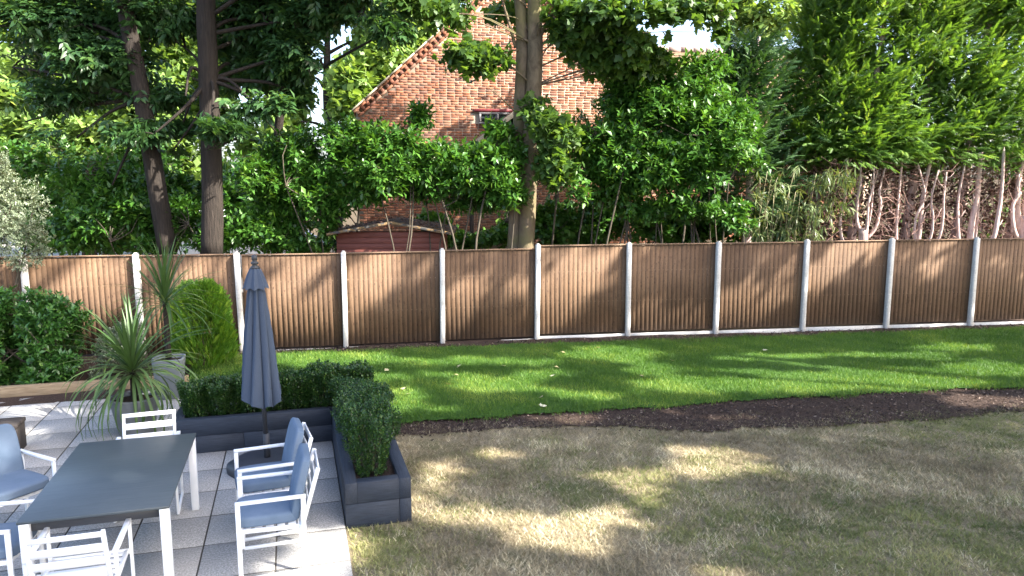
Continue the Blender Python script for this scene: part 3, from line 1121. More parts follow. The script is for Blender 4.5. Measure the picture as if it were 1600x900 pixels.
make_chair(-.61, 4.95, math.pi + R(2), 'white chair with blue grey cushions beside planter, nearer the sawn planter end', True)
make_chair(-.66, 5.66, math.pi + R(7), 'white chair with blue grey cushions standing against the parasol base', True)
make_chair(-2.85, 6.09, R(-44), 'white cushioned chair on the far side of the table beside the low timber bench', True)
make_chair(-2.62, 4.93, R(-4), 'white cushioned chair tucked close to the slatted uncushioned chair', True)
make_chair(-1.77, 6.33, -math.pi / 2 + R(3), 'white slatted chair without cushions between table and grey pot', False)
make_chair(-1.86, 4.38, math.pi / 2 + R(1), 'white slatted chair without cushions at table end away from the pots', False)

# ------------------------------------------------------------------ parasol
ps = empty('closed_parasol', UV(-.72, 7.05), YAW)
tag(ps, 'closed blue grey parasol on a dark pole beside the planter', 'parasol')
lean = math.tan(R(0.6))
m = MB(); m.tube([(0, 0, .1), (-.02, 0, 1.3), (-.03, 0, 2.28)], [.024, .024, .022], 14)
pole = m.build('pole', M['dark_metal'], ps, True)
m = MB(); m.box((.0, -.035, .92), (.05, .06, .10), .012); m.tube([(0, -.07, .92), (.07, -.075, .92), (.075, -.12, .92)], .008, 8)
m.build('crank', M['dark_metal'], ps)
ph = lambda a, z: 1 + .055 * np.cos(4 * a) ** 8 * 0 + (.10 * (np.abs(np.cos(2 * a)) ** 6) if z < .11 else .06 * (np.abs(np.cos(2 * a)) ** 6))
m = MB(); m.lathe([(.0, .135), (.10, .135), (.34, .118), (.375, .095), (.385, .05), (.38, .0), (.0, .0)], 48, fn=ph)
m.tube([(0, 0, .12), (0, 0, .40)], [.036, .034], 16)
m.build('weighted_base', M['base_plastic'], ps, True)
# folded canopy
nA, nZ = 144, 46
V = np.zeros((nZ, nA, 3))
a = np.arange(nA) * 2 * np.pi / nA
for i in range(nZ):
    t = i / (nZ - 1)
    z = 2.10 - t * 1.22
    Rm = .058 + .142 * t ** .85
    tw = .35 * t
    fold = np.abs(((a * 8 / (2 * np.pi) + tw) % 1) - .5) * 2          # 1 at rib, 0 in valley
    r = Rm * (.62 + .44 * fold ** 1.4 + .03 * np.sin(3 * a + 1) * t)
    sk = .05 * t
    droop = -.13 * t ** 3 * (np.cos(a - 5.2) * .5 + .5) - .07 * t ** 4 * (1 - fold)
    aa = a + .16 * np.sin(8 * a + 1.2) * t ** .5
    V[i] = np.stack([np.cos(aa) * r * 1.05 + .0 - .03, np.sin(aa) * r * .95, z + droop], 1)
i, j = np.meshgrid(np.arange(nZ - 1), np.arange(nA), indexing='ij')
k2 = (j + 1) % nA
F = np.stack([i * nA + j, (i + 1) * nA + j, (i + 1) * nA + k2, i * nA + k2], -1).reshape(-1, 4)
canopy = link('canopy', np_mesh('canopy', V.reshape(-1, 3), F, M['canopy'], True), ps)
nZ = 12
V = np.zeros((nZ, nA, 3))
for i in range(nZ):
    t = i / (nZ - 1)
    fold = np.abs(((a * 8 / (2 * np.pi) + .1) % 1) - .5) * 2
    r = (.045 + .085 * t ** .8) * (.80 + .25 * fold ** 1.3)
    V[i] = np.stack([np.cos(a) * r - .03, np.sin(a) * r, 2.20 - .205 * t - .02 * t * t * fold], 1)
i, j = np.meshgrid(np.arange(nZ - 1), np.arange(nA), indexing='ij')
k2 = (j + 1) % nA
F = np.stack([i * nA + j, (i + 1) * nA + j, (i + 1) * nA + k2, i * nA + k2], -1).reshape(-1, 4)
link('vent', np_mesh('vent', V.reshape(-1, 3), F, M['canopy'], True), canopy)
m = MB(); m.lathe([(.0, 2.34), (.018, 2.335), (.03, 2.315), (.03, 2.285), (.02, 2.27), (.038, 2.255), (.038, 2.24), (.024, 2.23), (.048, 2.205), (.05, 2.19), (0, 2.19)], 20, (-.03, 0))
m.build('finial', M['dark_metal'], ps, True)

# ------------------------------------------------------------------ low timber bench at the left
lb = empty('low_bench', UV(-3.47, 8.12), YAW)
tag(lb, 'low dark weathered timber bench on the patio behind the cushioned chair', 'bench')
for q in range(3):
    MB().box((-.72, .08 + .165 * q, .325), (1.46, .158, .05), .006).build('plank', M['bench'], lb)
for x in (-.03, -1.40):
    MB().box((x, .245, .148), (.06, .46, .298), .006).build('end_panel', M['bench'], lb)

# ------------------------------------------------------------------ pots and cordylines
def strap_mesh(L, w, droop, mat, twist=.25, r=.5):
    n = 9
    t = np.linspace(0, 1, n)
    ang = R(78) - droop * t ** 1.35
    dx, dz = np.cos(ang), np.sin(ang)
    x = np.concatenate([[0], np.cumsum((dx[:-1] + dx[1:]) / 2)]) * L / (n - 1)
    z = np.concatenate([[0], np.cumsum((dz[:-1] + dz[1:]) / 2)]) * L / (n - 1)
    ww = w * np.clip(np.sin(np.pi * np.clip(t * .92 + .10, 0, 1)) ** .6, .03, 1) * (1 - .35 * t)
    tw = twist * t
    V = []
    for i in range(n):
        s = np.array([math.sin(tw[i]) * .3, math.cos(tw[i]), math.sin(tw[i])]) * ww[i] / 2
        c = np.array([x[i], 0, z[i]])
        V += [c - s + np.array([0, 0, .12 * ww[i]]), c - np.array([0, 0, .12 * ww[i]]), c + s + np.array([0, 0, .12 * ww[i]])]
    F = []
    for i in range(n - 1):
        F += [(3 * i, 3 * i + 1, 3 * i + 4, 3 * i + 3), (3 * i + 1, 3 * i + 2, 3 * i + 5, 3 * i + 4)]
    F = np.array(F)
    return np_mesh('leaf', np.array(V), F, mat, True, np.full(len(F), r))


def cordyline(loc, z_crown, n, L, w, maxtilt, label, heads=((0, 0, 0),), z0=.4, erect=0.0):
    e = empty('cordyline', loc)
    tag(e, label, 'cordyline')
    var = [strap_mesh(L * s, w, dr, M['cordyline'], tw, r) for s, dr, tw, r in
           ((1, .9, .3, .2), (.95, 1.5, -.3, .5), (1.05, 2.0, .2, .8), (.9, .5, -.2, .35), (1.0, 2.5, .4, .65), (.85, 1.2, .1, .95))]
    for hx, hy, hz in heads:
        top = np.array([hx, hy, z_crown + hz])
        m = MB()
        m.tube(smooth_path([(0, 0, z0), (hx * .4, hy * .4, (z0 + top[2]) / 2), top], 8), np.linspace(.042, .032, 8), 10, wob=.06)
        m.build('trunk', M['bark_dark'], e, True)
        for i in range(n):
            f = (i + .5) / n
            tilt = maxtilt * f ** 1.1 - erect * (1 - f)       # 0 inner upright, outer drooping
            k_ = 3 if f < .25 else (0 if f < .45 else int(rng.choice([1, 2, 5] if f < .75 else [2, 4, 1])))
            if erect: k_ = 3 if f < .45 else int(rng.choice([0, 5, 1]))
            az = i * 2.399 + rng.normal() * .15
            s = .78 + .32 * rng.random()
            link('leaf', var[k_], e, tuple(top + np.array([0, 0, -.10 * f])), (rng.normal() * .1, tilt - R(8), az), (s, s, s))
    return e


def pot(loc, rt, rb, h, mat, label, sq=0.0):
    e = empty('plant_pot', loc)
    tag(e, label, 'pot')
    m = MB()
    fn = (lambda a, z: (np.abs(np.cos(a - YAW)) ** 6 + np.abs(np.sin(a - YAW)) ** 6) ** (-1 / 6)) if sq else None
    m.lathe([(0, 0), (rb - .01, 0), (rb, .01), (rt - .004, h - .02), (rt, h - .004), (rt - .012, h), (rt - .03, h), (rt - .036, h - .06)], 40, fn=fn)
    m.build('pot_shell', mat, e, True)
    n = 20
    m = MB(); m.lathe([(rt - .03, h - .055), ((rt) * .5, h - .045), (0.001, h - .04)], 30, fn=fn)
    m.build('compost', M['soil'], e, True)
    return e


p1 = UV(-2.31, 8.72)
pot(p1, .285, .20, .47, M['pot'], 'round dark grey pot holding the low spreading cordyline')
cordyline(p1, .82, 140, 1.10, .044, R(112), 'low cordyline with long arching grey green leaves in round grey pot', z0=.42)
p2 = UV(-2.14, 10.30)
pot(p2, .215, .16, .58, M['pot_pale'], 'tall pale grey pot holding the upright cordyline', 1)
cordyline(p2, 1.42, 104, 1.05, .034, R(96), 'tall cordyline with upright spiky leaf head on bare trunk in pale pot', z0=.56, erect=.12)

# ------------------------------------------------------------------ shrubs in front of the fence
def shrub(name, label, ells, ns, per, slen, leaf, tmpl, mat, stems, base, cat='shrub', group=None, kw=None, twn=40, reject=None):
    inv = -np.array([base[0], base[1], 0.0])
    e = empty(name, (base[0], base[1], 0))
    tag(e, label, cat, group)
    ells = [(c + inv, r) for c, r in ells]
    base = (0, 0, 0)
    o, T = foliage('foliage', ells, ns, per, slen, leaf, tmpl, mat, e, reject=reject, **(kw or {}))
    roots = []
    for q in range(stems):
        b = np.array(base) + np.array([rng.normal() * .10, rng.normal() * .10, 0])
        c, r = ells[q % len(ells)]
        tip = c + rng.normal(size=3) * r * .35
        mid = (b + tip) / 2 + rng.normal(size=3) * .10
        pth = smooth_path([b, mid, tip], 8)
        MB().tube(pth, np.linspace(.024, .010, 8), 6).build('stem', M['twig'], e, True)
        roots += [pth[4], pth[6], pth[7]]
    if twn: twigs('twigs', T, roots, M['twig'], e, twn)
    return e


shrub('broadleaf_bush', 'dense glossy green rounded bush on the timber edged bed by the fence',
      [EL(45, 540, 82, 75, 11.35, .65), EL(88, 505, 46, 46, 11.4, .5), EL(30, 482, 66, 35, 11.45, .5), EL(100, 560, 26, 30, 11.2, .3), EL(-40, 520, 70, 80, 11.4, .6), EL(70, 585, 45, 25, 11.1, .35)],
      2600, 9, .10, .108, oval4(.46, .07, .15), M['bush'], 7, (-7.15, 11.4, 0), kw=dict(out=.9, up=.45, rand=.3, spread=75, freq=3.5, thr=-.7))
shrub('variegated_shrub', 'tall pale grey green variegated shrub leaning over the fence',
      [EL(10, 320, 62, 70, 12.2, .6), EL(30, 380, 46, 46, 12.1, .45), EL(-40, 300, 60, 90, 12.2, .6), EL(-5, 262, 40, 30, 12.2, .4)],
      2600, 9, .09, .045, quad2(.55), M['variegated'], 5, (-8.7, 12.2, 0), kw=dict(out=.8, up=.4, rand=.45, spread=70, freq=4, thr=-.6))
shrub('small_variegated_shrub', 'small cream edged variegated shrub behind the spreading cordyline',
      [EL(186, 545, 38, 38, 11.7, .3), EL(178, 580, 36, 26, 11.6, .3), EL(200, 520, 26, 24, 11.7, .25)],
      1300, 8, .07, .045, oval4(.5), M['variegated'], 4, (-6.05, 11.9, 0), kw=dict(out=.8, up=.5, rand=.4, spread=70, freq=5, thr=-.6), twn=15)
e = empty('golden_conifer', (-5.15, 12.25, 0))
tag(e, 'yellow green oval conifer standing against the fence behind the pots', 'conifer')
n = 4200
z = rng.random(n) ** .8 * 1.30
pr = .44 * np.sqrt(np.clip(1 - ((z - .42) / .90) ** 2, .0, 1)) + .02
a = rng.random(n) * 6.283
rr = pr * (.45 + .60 * rng.random(n) ** .5) * (1 + .1 * np.sin(4 * a + 5 * z))
T = np.stack([np.cos(a) * rr, np.sin(a) * rr, z + .05], 1)
D = np.stack([np.cos(a) * .55, np.sin(a) * .55, .8 + .2 * rng.random(n)], 1) + rng.normal(size=(n, 3)) * .2
Nn = np.stack([-np.sin(a), np.cos(a), rng.normal(size=n) * .4], 1) + rng.normal(size=(n, 3)) * .5
o = link('foliage', leaves_mesh('foliage', T, D, Nn, .15 * (.7 + .5 * rng.random(n)), FR, M['thuja']), e); o['kind'] = 'stuff'
MB().tube([(0, 0, 0), (0, .02, 1.0)], [.04, .015], 8).build('trunk', M['twig'], e, True)

# ------------------------------------------------------------------ brick house behind
HTH = R(9)
HO = np.array([-3.0, 22.3, 0])
hd = np.array([math.cos(HTH), math.sin(HTH), 0]); hn = np.array([math.sin(HTH), -math.cos(HTH), 0])


house = empty('brick_house', HO, HTH)
tag(house, 'old red brick house with a tall gable and corbelled verge', 'house')
PL, ZE, SL, PA = -1.48, 5.13, .905, 3.05
ZA = ZE + SL * (PA - PL)
PR_ = 2 * PA - PL
roofz = lambda p: ZE + SL * (p - PL) if p < PA else ZE + SL * (PR_ - p)
prof = [(PL, -.2), (PR_, -.2), (PR_, ZE), (PA, ZA), (PL, ZE)]
nP = len(prof)
Vv = np.array([(p, 0.0, z) for p, z in prof] + [(p, .3, z) for p, z in prof])
m = MB(); m.add(Vv, [(i, i + nP, (i + 1) % nP + nP, (i + 1) % nP) for i in range(nP)], [(0, 1, 2), (0, 2, 4), (2, 3, 4), (5, 7, 6), (5, 9, 7), (7, 9, 8)])
wall = m.build('gable_wall', M['mortar'], house)
BL, BH = .212, .061
brick_me = MB().box((0, 0, 0), (BL, .03, BH), .005).mesh('brick', M['brick'])
hdr_me = MB().box((0, 0, 0), (.1025, .03, BH), .005).mesh('brick', M['brick'])
WIN = (2.05, 3.15, 4.70, 5.02)
brk = []
row = 0
z = 1.1
while z < ZA:
    p = PL + .004 + (.1125 if row % 2 else 0)
    while p < PR_ - .1:
        w = BL
        if rng.random() < .13: w = .1025
        c_ = p + w / 2
        lim = min(roofz(p), roofz(p + w)) - .30
        if z + BH < lim and not (WIN[0] - .2 < c_ < WIN[1] + .2 and WIN[2] < z < WIN[3] + .05):
            brk.append((c_, z + BH / 2, w))
        p += w + .014
    z += .075
    row += 1
brk = np.array(brk)
d = np.hypot((brk[:, 0] - 1.15) / 1.5, (brk[:, 1] - 5.95) / .75)
order = np.argsort(d)
one = order[:296]; rest = order[296:]
for i in one:
    c_, zc, w = brk[i]
    link('brick', brick_me if w > .2 else hdr_me, wall, (c_ + .002 * rng.normal(), -.0015 + .0022 * rng.normal() + 8e-3, zc + .002 * rng.normal()), (R(.6) * rng.normal(), 0, R(.6) * rng.normal()))
h_ = np.array([BL, .03, BH]) / 2
nb = len(rest)
b_ = .005
W2 = brk[rest, 2][:, None] / 2
S3 = np.stack([np.repeat(W2, 24, 1), np.full((nb, 24), .015), np.full((nb, 24), BH / 2)], -1)
Pv = _CS[None] * (S3 - b_ * (1 - _CA)[None])
Pv[..., 0] += (brk[rest, 0] + .002 * rng.normal(size=nb))[:, None]
Pv[..., 1] += (.0065 + .0022 * rng.normal(size=nb))[:, None]
Pv[..., 2] += (brk[rest, 1] + .002 * rng.normal(size=nb))[:, None]
# joined bricks: front-facing faces only need the front, ends and bevels
FR4 = np.array([f for f in _CF4 if (_CS[list(f), 1] < 0).all()])
F4 = (FR4[None] + (np.arange(nb) * 24)[:, None, None]).reshape(-1, 4)
rb = rng.random(nb)
o = link('brickwork', np_mesh('brickwork', Pv.reshape(-1, 3), F4, M['brick'], False, np.repeat(rb, len(FR4))), wall)
o['kind'] = 'stuff'
# corbelled verge: band, dentils, coping
ca = math.atan(SL)
for s in (-1, 1):
    p0 = PL - .12 if s < 0 else PR_ + .12
    z0_ = ZE - .12 * SL
    L = (PA - PL + .12) / math.cos(ca)
    dv = np.array([-s * math.cos(ca), 0, math.sin(ca)])
    nv = np.array([s * math.sin(ca), 0, math.cos(ca)])
    a0 = np.array([p0, 0, z0_])
    nd = int(L / .187)
    dm = MB().box((0, 0, 0), (.10, .10, .10), .006).mesh('dentil', M['brick'])
    sm = MB().box((0, 0, 0), (.215, .06, .065), .005).mesh('corbel_brick', M['brick'])
    for q in range(nd):
        c_ = a0 + dv * (.187 * (q + .5)) - nv * .165
        link('dentil', dm, wall, (c_[0], -.05, c_[2]), (0, s * ca, 0))
    for q in range(int(L / .225)):
        for off, yy in ((.082, -.065), (.25, -.02)):
            c_ = a0 + dv * (.225 * (q + .5)) - nv * off
            link('corbel_brick', sm, wall, (c_[0], yy, c_[2]), (0, s * ca, 0))
    nc = int(L / .45)
    for q in range(nc):
        c_ = a0 + dv * (L / nc * (q + .5)) - nv * (.020 + .006 * rng.random())
        MB().bar(c_ - dv * (L / nc / 2 - .006) + np.array([0, -.04, 0]), c_ + dv * (L / nc / 2 - .006) + np.array([0, -.04, 0]), .34, .045, .008, nv).build('verge_tile', M['verge'], wall)
    a1 = a0 + dv * L
    m = MB(); m.bar(a0 + np.array([0, 4.2, -.02]), a1 + np.array([0, 4.2, -.02]), 8.0, .05, .004, nv)
    m.build('roof', M['moss_tile'], house)
# side wall left
MB().box((PL + .15, 4.3, 2.45), (.3, 8.0, 5.1), .01).build('side_wall', M['brick'], house)
# gable window with maroon head
win = MB().box(((WIN[0] + WIN[1]) / 2, .0, (WIN[2] + WIN[3]) / 2), (WIN[1] - WIN[0], .08, WIN[3] - WIN[2]), .004).build('window', M['glass'], house)
fm = MB()
for zz in (WIN[2], WIN[3] - .04):
    fm.box(((WIN[0] + WIN[1]) / 2, -.05, zz), (WIN[1] - WIN[0], .05, .06), .004)
for pp in (WIN[0] + .03, (WIN[0] + WIN[1]) / 2, WIN[1] - .03):
    fm.box((pp, -.052, (WIN[2] + WIN[3]) / 2), (.06, .05, WIN[3] - WIN[2] - .1), .004)
fm.build('frame', M['white_wood'], win)
MB().box(((WIN[0] + WIN[1]) / 2, -.03, WIN[3] + .045), (WIN[1] - WIN[0] + .3, .10, .08), .006).build('lintel', M['maroon'], win)
# porch roof under the window: apex and two slopes coming forward
PX, PZ, PW, PD = 2.95, 4.93, 1.55, 1.15
for s in (-1, 1):
    a_ = np.array([PX, -PD / 2, PZ]); b__ = np.array([PX + s * PW, -PD / 2, PZ - PW * .74])
    nv = np.array([s * .595, 0, .804])
    pr_ = MB(); pr_.bar(a_, b__, PD, .05, .004, nv)
    rf = pr_.build('porch_roof', M['moss_tile'], house)
    for q in range(9):
        t = (q + .5) / 9
        c_ = a_ + (b__ - a_) * t + nv * .035
        dd = (b__ - a_) / np.linalg.norm(b__ - a_)
        for w_ in range(5):
            MB().bar(c_ - dd * .115 + nv * .012 + np.array([0, -PD / 2 + PD / 5 * (w_ + .5), 0]), c_ + dd * .10 - nv * .004 + np.array([0, -PD / 2 + PD / 5 * (w_ + .5), 0]), PD / 5 - .008, .014, .002, nv).build('roof_tile', M['moss_tile'], rf)
    vb = MB(); off = np.array([0, -PD / 2 - .02, -.02])
    vb.bar(a_ + off, b__ + off, .035, .13, .004, nv)
    vb.build('verge_board', M['verge'], rf)
for s in (-1, 1):
    MB().box((PX + s * PW * .8, -PD + .12, 1.9), (.11, .11, 3.75), .008).build('porch_post', M['bench'], house)
# wing with double roll tiles to the right
wing = MB(); wing.box((11.2, 3.3, 2.2), (9.0, 4.0, 4.6), .01)
ww = wing.build('wing_wall', M['mortar'], house)
q_ = np.array([(6.85 + c_ * .226 + (.113 if r_ % 2 else 0), 1.293, 1.1 + r_ * .075) for r_ in range(44) for c_ in range(38)])
nq = len(q_)
Pw = (_CS * (np.array([.106, .015, .0305]) - .005 * (1 - _CA)))[None] + q_[:, None]
o = link('brickwork', np_mesh('brickwork', Pw.reshape(-1, 3), (FR4[None] + (np.arange(nq) * 24)[:, None, None]).reshape(-1, 4), M['brick'], False, np.repeat(rng.random(nq), len(FR4))), ww)
o['kind'] = 'stuff'
rz0, rz1 = 7.46, 4.55
ry0, ry1 = 3.4, .15
sd = np.array([0, ry1 - ry0, rz1 - rz0]); sl = np.linalg.norm(sd); sd /= sl
sn = np.array([0, sd[2], -sd[1]])
m = MB(); m.bar(np.array([6.7, (ry0 + ry1) / 2, (rz0 + rz1) / 2]), np.array([15.8, (ry0 + ry1) / 2, (rz0 + rz1) / 2]), sl, .04, .004, sn)
wr = m.build('wing_roof', M['moss_tile'], house)
tw_, gl = .385, .315
xs_ = np.linspace(0, tw_, 13)
zz_ = .028 * np.clip(np.sin(xs_ / tw_ * 4 * np.pi - .6), -.35, 1)
Vt = np.concatenate([np.stack([xs_, np.full(13, y_), zz_ + l_], 1) for y_, l_ in ((0, 0.0), (gl + .06, .034), (gl + .06, .012))])
it = np.arange(12)
Ft = np.concatenate([np.stack([it + r_ * 13, it + 1 + r_ * 13, it + 14 + r_ * 13, it + 13 + r_ * 13], 1) for r_ in (0, 1)])[:, ::-1]
tile_me = np_mesh('roof_tile', Vt, Ft, M['tile'], True)
rx = math.atan2(sd[2], -sd[1])
cnt = 0
for r_ in range(int(sl / gl)):
    for c_ in range(23):
        q = np.array([6.8 + c_ * tw_, ry0, rz0]) + sd * (r_ * gl) + sn * .045
        o = link('roof_tile', tile_me, wr, q, (0, 0, 0))
        Mx = Matrix(((1, 0, 0), (0, sd[1], sn[1]), (0, sd[2], sn[2])))
        o.rotation_euler = Mx.to_euler()
        cnt += 1
for c_ in range(20):
    MB().tube([(6.8 + c_ * .45, ry0, rz0 + .04), (7.24 + c_ * .45, ry0, rz0 + .045)], .12, 10).build('ridge_tile', M['tile'], wr, True)

# ------------------------------------------------------------------ shed
sx0, sx1, sY = -3.75, -1.48, 16.05
shed = empty('garden_shed', (sx0, sY, 0), R(2))
tag(shed, 'low red brown clad shed with leaf strewn felt roof behind fence', 'shed')
W_ = sx1 - sx0
ap = W_ * .52
MB().box((W_ / 2, .85, .93), (W_ - .04, 1.6, 1.9), .01).build('wall_core', M['shed'], shed)
nb_ = 16
for q in range(nb_):
    z = .02 + q * .122
    MB().box((W_ / 2, .032 + .0, z + .06), (W_, .022, .118), .004, rot=Matrix.Rotation(R(-5), 3, 'X')).build('cladding_board', M['shed'], shed)
    MB().box((W_ + .0, .85, z + .06), (.022, 1.62, .118), .004, rot=Matrix.Rotation(R(-5), 3, 'Y')).build('cladding_board', M['shed'], shed)
zr, ze = 2.18, 1.96
for s in (-1, 1):
    a_ = np.array([ap, .8, zr]); b_2 = np.array([ap + s * (W_ / 2 + .20), .8, ze - .02])
    nv = np.array([s * .18, 0, .98])
    m = MB(); m.bar(a_, b_2, 2.1, .055, .006, nv)
    m.build('roof', M['felt'], shed)
n = 900
T = np.stack([rng.uniform(-.2, W_ + .2, n), rng.uniform(-.2, 1.8, n), np.zeros(n)], 1)
T[:, 2] = zr + .04 - np.abs(T[:, 0] - ap) * (zr - ze) / (W_ / 2 + .2)
lit_ = link('leaf_litter', leaves_mesh('leaf_litter', T, rng.normal(size=(n, 3)) * np.array([1, 1, .25]), np.array([0, 0, 1.]) + rng.normal(size=(n, 3)) * .4, .07 * (.6 + .6 * rng.random(n)), OV4, M['deadleaf']), shed)
lit_['kind'] = 'stuff'

# ------------------------------------------------------------------ van glimpsed through the laurels
van = empty('parked_van', (-8.4, 24.6, -.07), R(8))
tag(van, 'pale silver van glimpsed through laurel leaves beside the brick house', 'van')
pr2 = np.array([(-2.4, .35), (2.25, .35), (2.45, .6), (2.4, 1.05), (1.75, 1.25), (1.05, 2.0), (.8, 2.12), (-2.2, 2.15), (-2.42, 1.9)])
n_ = len(pr2)
Vv = np.array([(x, y, z) for y, k_ in ((-.95, 1), (-.75, 1), (.75, 1), (.95, 1)) for x, z in pr2])
Vv[:n_, 2] = np.minimum(Vv[:n_, 2], 2.05); Vv[-n_:, 2] = np.minimum(Vv[-n_:, 2], 2.05)
m = MB()
F4 = [(r_ * n_ + i, r_ * n_ + (i + 1) % n_, (r_ + 1) * n_ + (i + 1) % n_, (r_ + 1) * n_ + i) for r_ in range(3) for i in range(n_)]
cap = [(0, i, i + 1) for i in range(1, n_ - 1)]
m.add(Vv, F4, [(c_[0], c_[2], c_[1]) for c_ in cap] + [tuple(x + 3 * n_ for x in c_) for c_ in cap])
m.build('body', M['van'], van)
for x0_, x1_ in ((-.2, .95), (-1.3, -.35), (-2.2, -1.45)):
    MB().box(((x0_ + x1_) / 2, -.955, 1.62), (x1_ - x0_, .02, .55), .008).build('side_window', M['glass'], van)
for x0_ in (-1.5, 1.45):
    for y_ in (-.86, .86):
        w_ = empty('wheel', (x0_, y_, .33)); w_.parent = van
        MB().tube([(0, -.1, 0), (0, .1, 0)], .33, 24).build('tyre', M['rubber'], w_, True)
        MB().tube([(0, -.112, 0), (0, .112, 0)], .2, 18).build('rim', M['van'], w_, True)

# ------------------------------------------------------------------ trees
def limb_tree(name, label, cat, trunk_pts, trunk_r, barkm, ells, ns, per, slen, leaf, tmpl, lmat, kw, group=None, limbs=True, twn=60, limb_r=.05, start=.45, n=14, reject=None, hue=None):
    e = empty(name, (trunk_pts[0][0], trunk_pts[0][1], 0))
    tag(e, label, cat, group)
    inv = -np.array([trunk_pts[0][0], trunk_pts[0][1], 0])
    path = smooth_path(np.array(trunk_pts) + inv, n)
    MB().tube(path, np.interp(np.linspace(0, 1, n), np.linspace(0, 1, len(trunk_r)), trunk_r), 14, wob=.03).build('trunk', barkm, e, True)
    el = [(c + inv, r) for c, r in ells]
    rj = (lambda P: reject(P - inv)) if reject else None
    o, T = foliage('crown', el, ns, per, slen, leaf, tmpl, lmat, e, reject=rj, **kw)
    roots = []
    if limbs:
        seen = set()
        for c, r in el:
            if tuple(np.round(c, 3)) in seen: continue
            seen.add(tuple(np.round(c, 3)))
            k_ = max(1, int(n * start))
            cand = path[k_:]
            s = cand[np.argmin(np.abs(cand[:, 2] - (c[2] - .6)))]
            mid = (s + c) / 2 + np.array([0, 0, .15]) + rng.normal(size=3) * .12
            pth = smooth_path([s, mid, c], 9)
            MB().tube(pth, np.linspace(limb_r, limb_r * .35, 9), 7, wob=.04).build('branch', barkm, e, True)
            roots += [pth[4], pth[6], pth[8]]
    else:
        roots = list(path[len(path) // 2:])
    if twn: twigs('twigs', T, roots, barkm, e, twn, .009)
    return e


ckw = dict(out=.7, up=-.05, rand=.35, spread=62, droop=.32, flat=.45, shell=.45, freq=1.1, thr=-.15)
limb_tree('chestnut_tree', 'dark leaning chestnut trunk with drooping toothed leaves behind fence', 'tree',
          [at(262, 395, 15.9), at(245, 290, 15.9), at(218, 130, 15.9), at(195, 0, 15.9), at(180, -200, 15.9)], [.20, .19, .17, .155, .12], M['bark_dark'],
          [EL(70, 40, 110, 60, 16.6, 1.1), EL(165, 95, 90, 50, 16.2, .9), EL(90, 150, 90, 32, 16.4, .8), EL(205, 205, 95, 26, 15.7, .7), EL(120, 215, 75, 22, 16.2, .7),
           EL(20, 105, 60, 50, 16.8, .9), EL(250, 20, 80, 45, 16.4, .9), EL(60, -90, 200, 90, 17, 1.5), EL(175, 290, 60, 22, 15.9, .5), EL(40, 190, 60, 40, 17, .8), EL(150, 40, 90, 40, 17, .8), EL(240, 150, 70, 30, 16.2, .6)],
          3400, 9, .42, .215, OV8C, M['chestnut'], ckw, 'chestnut trees behind the fence', twn=150)
limb_tree('chestnut_tree', 'dark upright chestnut trunk with drooping toothed leaves behind golden conifer panel', 'tree',
          [at(331, 400, 15.5), at(332, 290, 15.5), at(325, 100, 15.5), at(322, 0, 15.5), at(326, -220, 15.5)], [.22, .205, .19, .175, .14], M['bark_dark'],
          [EL(390, 40, 85, 60, 16.6, .8), EL(450, 90, 70, 50, 16.1, .8), *[EL(290, 150, 80, 24, 14.8, .35), EL(330, 200, 60, 16, 14.7, .25), EL(240, 210, 60, 20, 14.9, .3)] * 2, EL(400, 165, 75, 28, 15.1, .5), EL(430, 205, 55, 24, 15.8, .6),
           EL(500, 25, 70, 40, 16.2, .8), EL(290, 75, 70, 40, 16.6, .6), EL(410, -90, 230, 90, 17, 1.5), EL(270, 235, 50, 22, 15.6, .4), EL(560, -30, 60, 40, 16, .7), EL(440, 30, 80, 45, 16.8, .8), EL(375, 110, 80, 40, 16.5, .7), EL(470, 150, 50, 30, 16.4, .5), EL(285, 195, 60, 24, 15.8, .5)],
          4000, 9, .42, .215, OV8C, M['chestnut'], ckw, 'chestnut trees behind the fence', twn=150)
limb_tree('chestnut_tree', 'slim chestnut whose leaf bunch hangs in front of the brick verge', 'tree',
          [at(432, 395, 19.0), at(432, 280, 19.0), at(445, 120, 18.6), at(500, -60, 17.6), at(560, -140, 16.6)], [.13, .12, .10, .08, .06], M['bark_dark'],
          [EL(612, 46, 40, 24, 15.6, .35), EL(570, 12, 50, 26, 15.8, .45), EL(560, -50, 90, 50, 16.4, .8)],
          420, 9, .40, .20, OV8C, M['chestnut'], ckw, 'chestnut trees behind the fence', twn=30)

e = [o for o in col.objects if o.name == 'chestnut_tree.001'][0]
foliage('crown', [(np.array([-3.4, 14.9, 8.7]) - np.array(e.location), np.array([3.0, 1.8, 1.5])), (np.array([-6.8, 15.6, 8.6]) - np.array(e.location), np.array([2.5, 1.6, 1.4]))], 900, 8, .42, .24, Q2, M['chestnut'], e, **ckw)  # extra crown mass above the view, added to shade the chestnut leaves
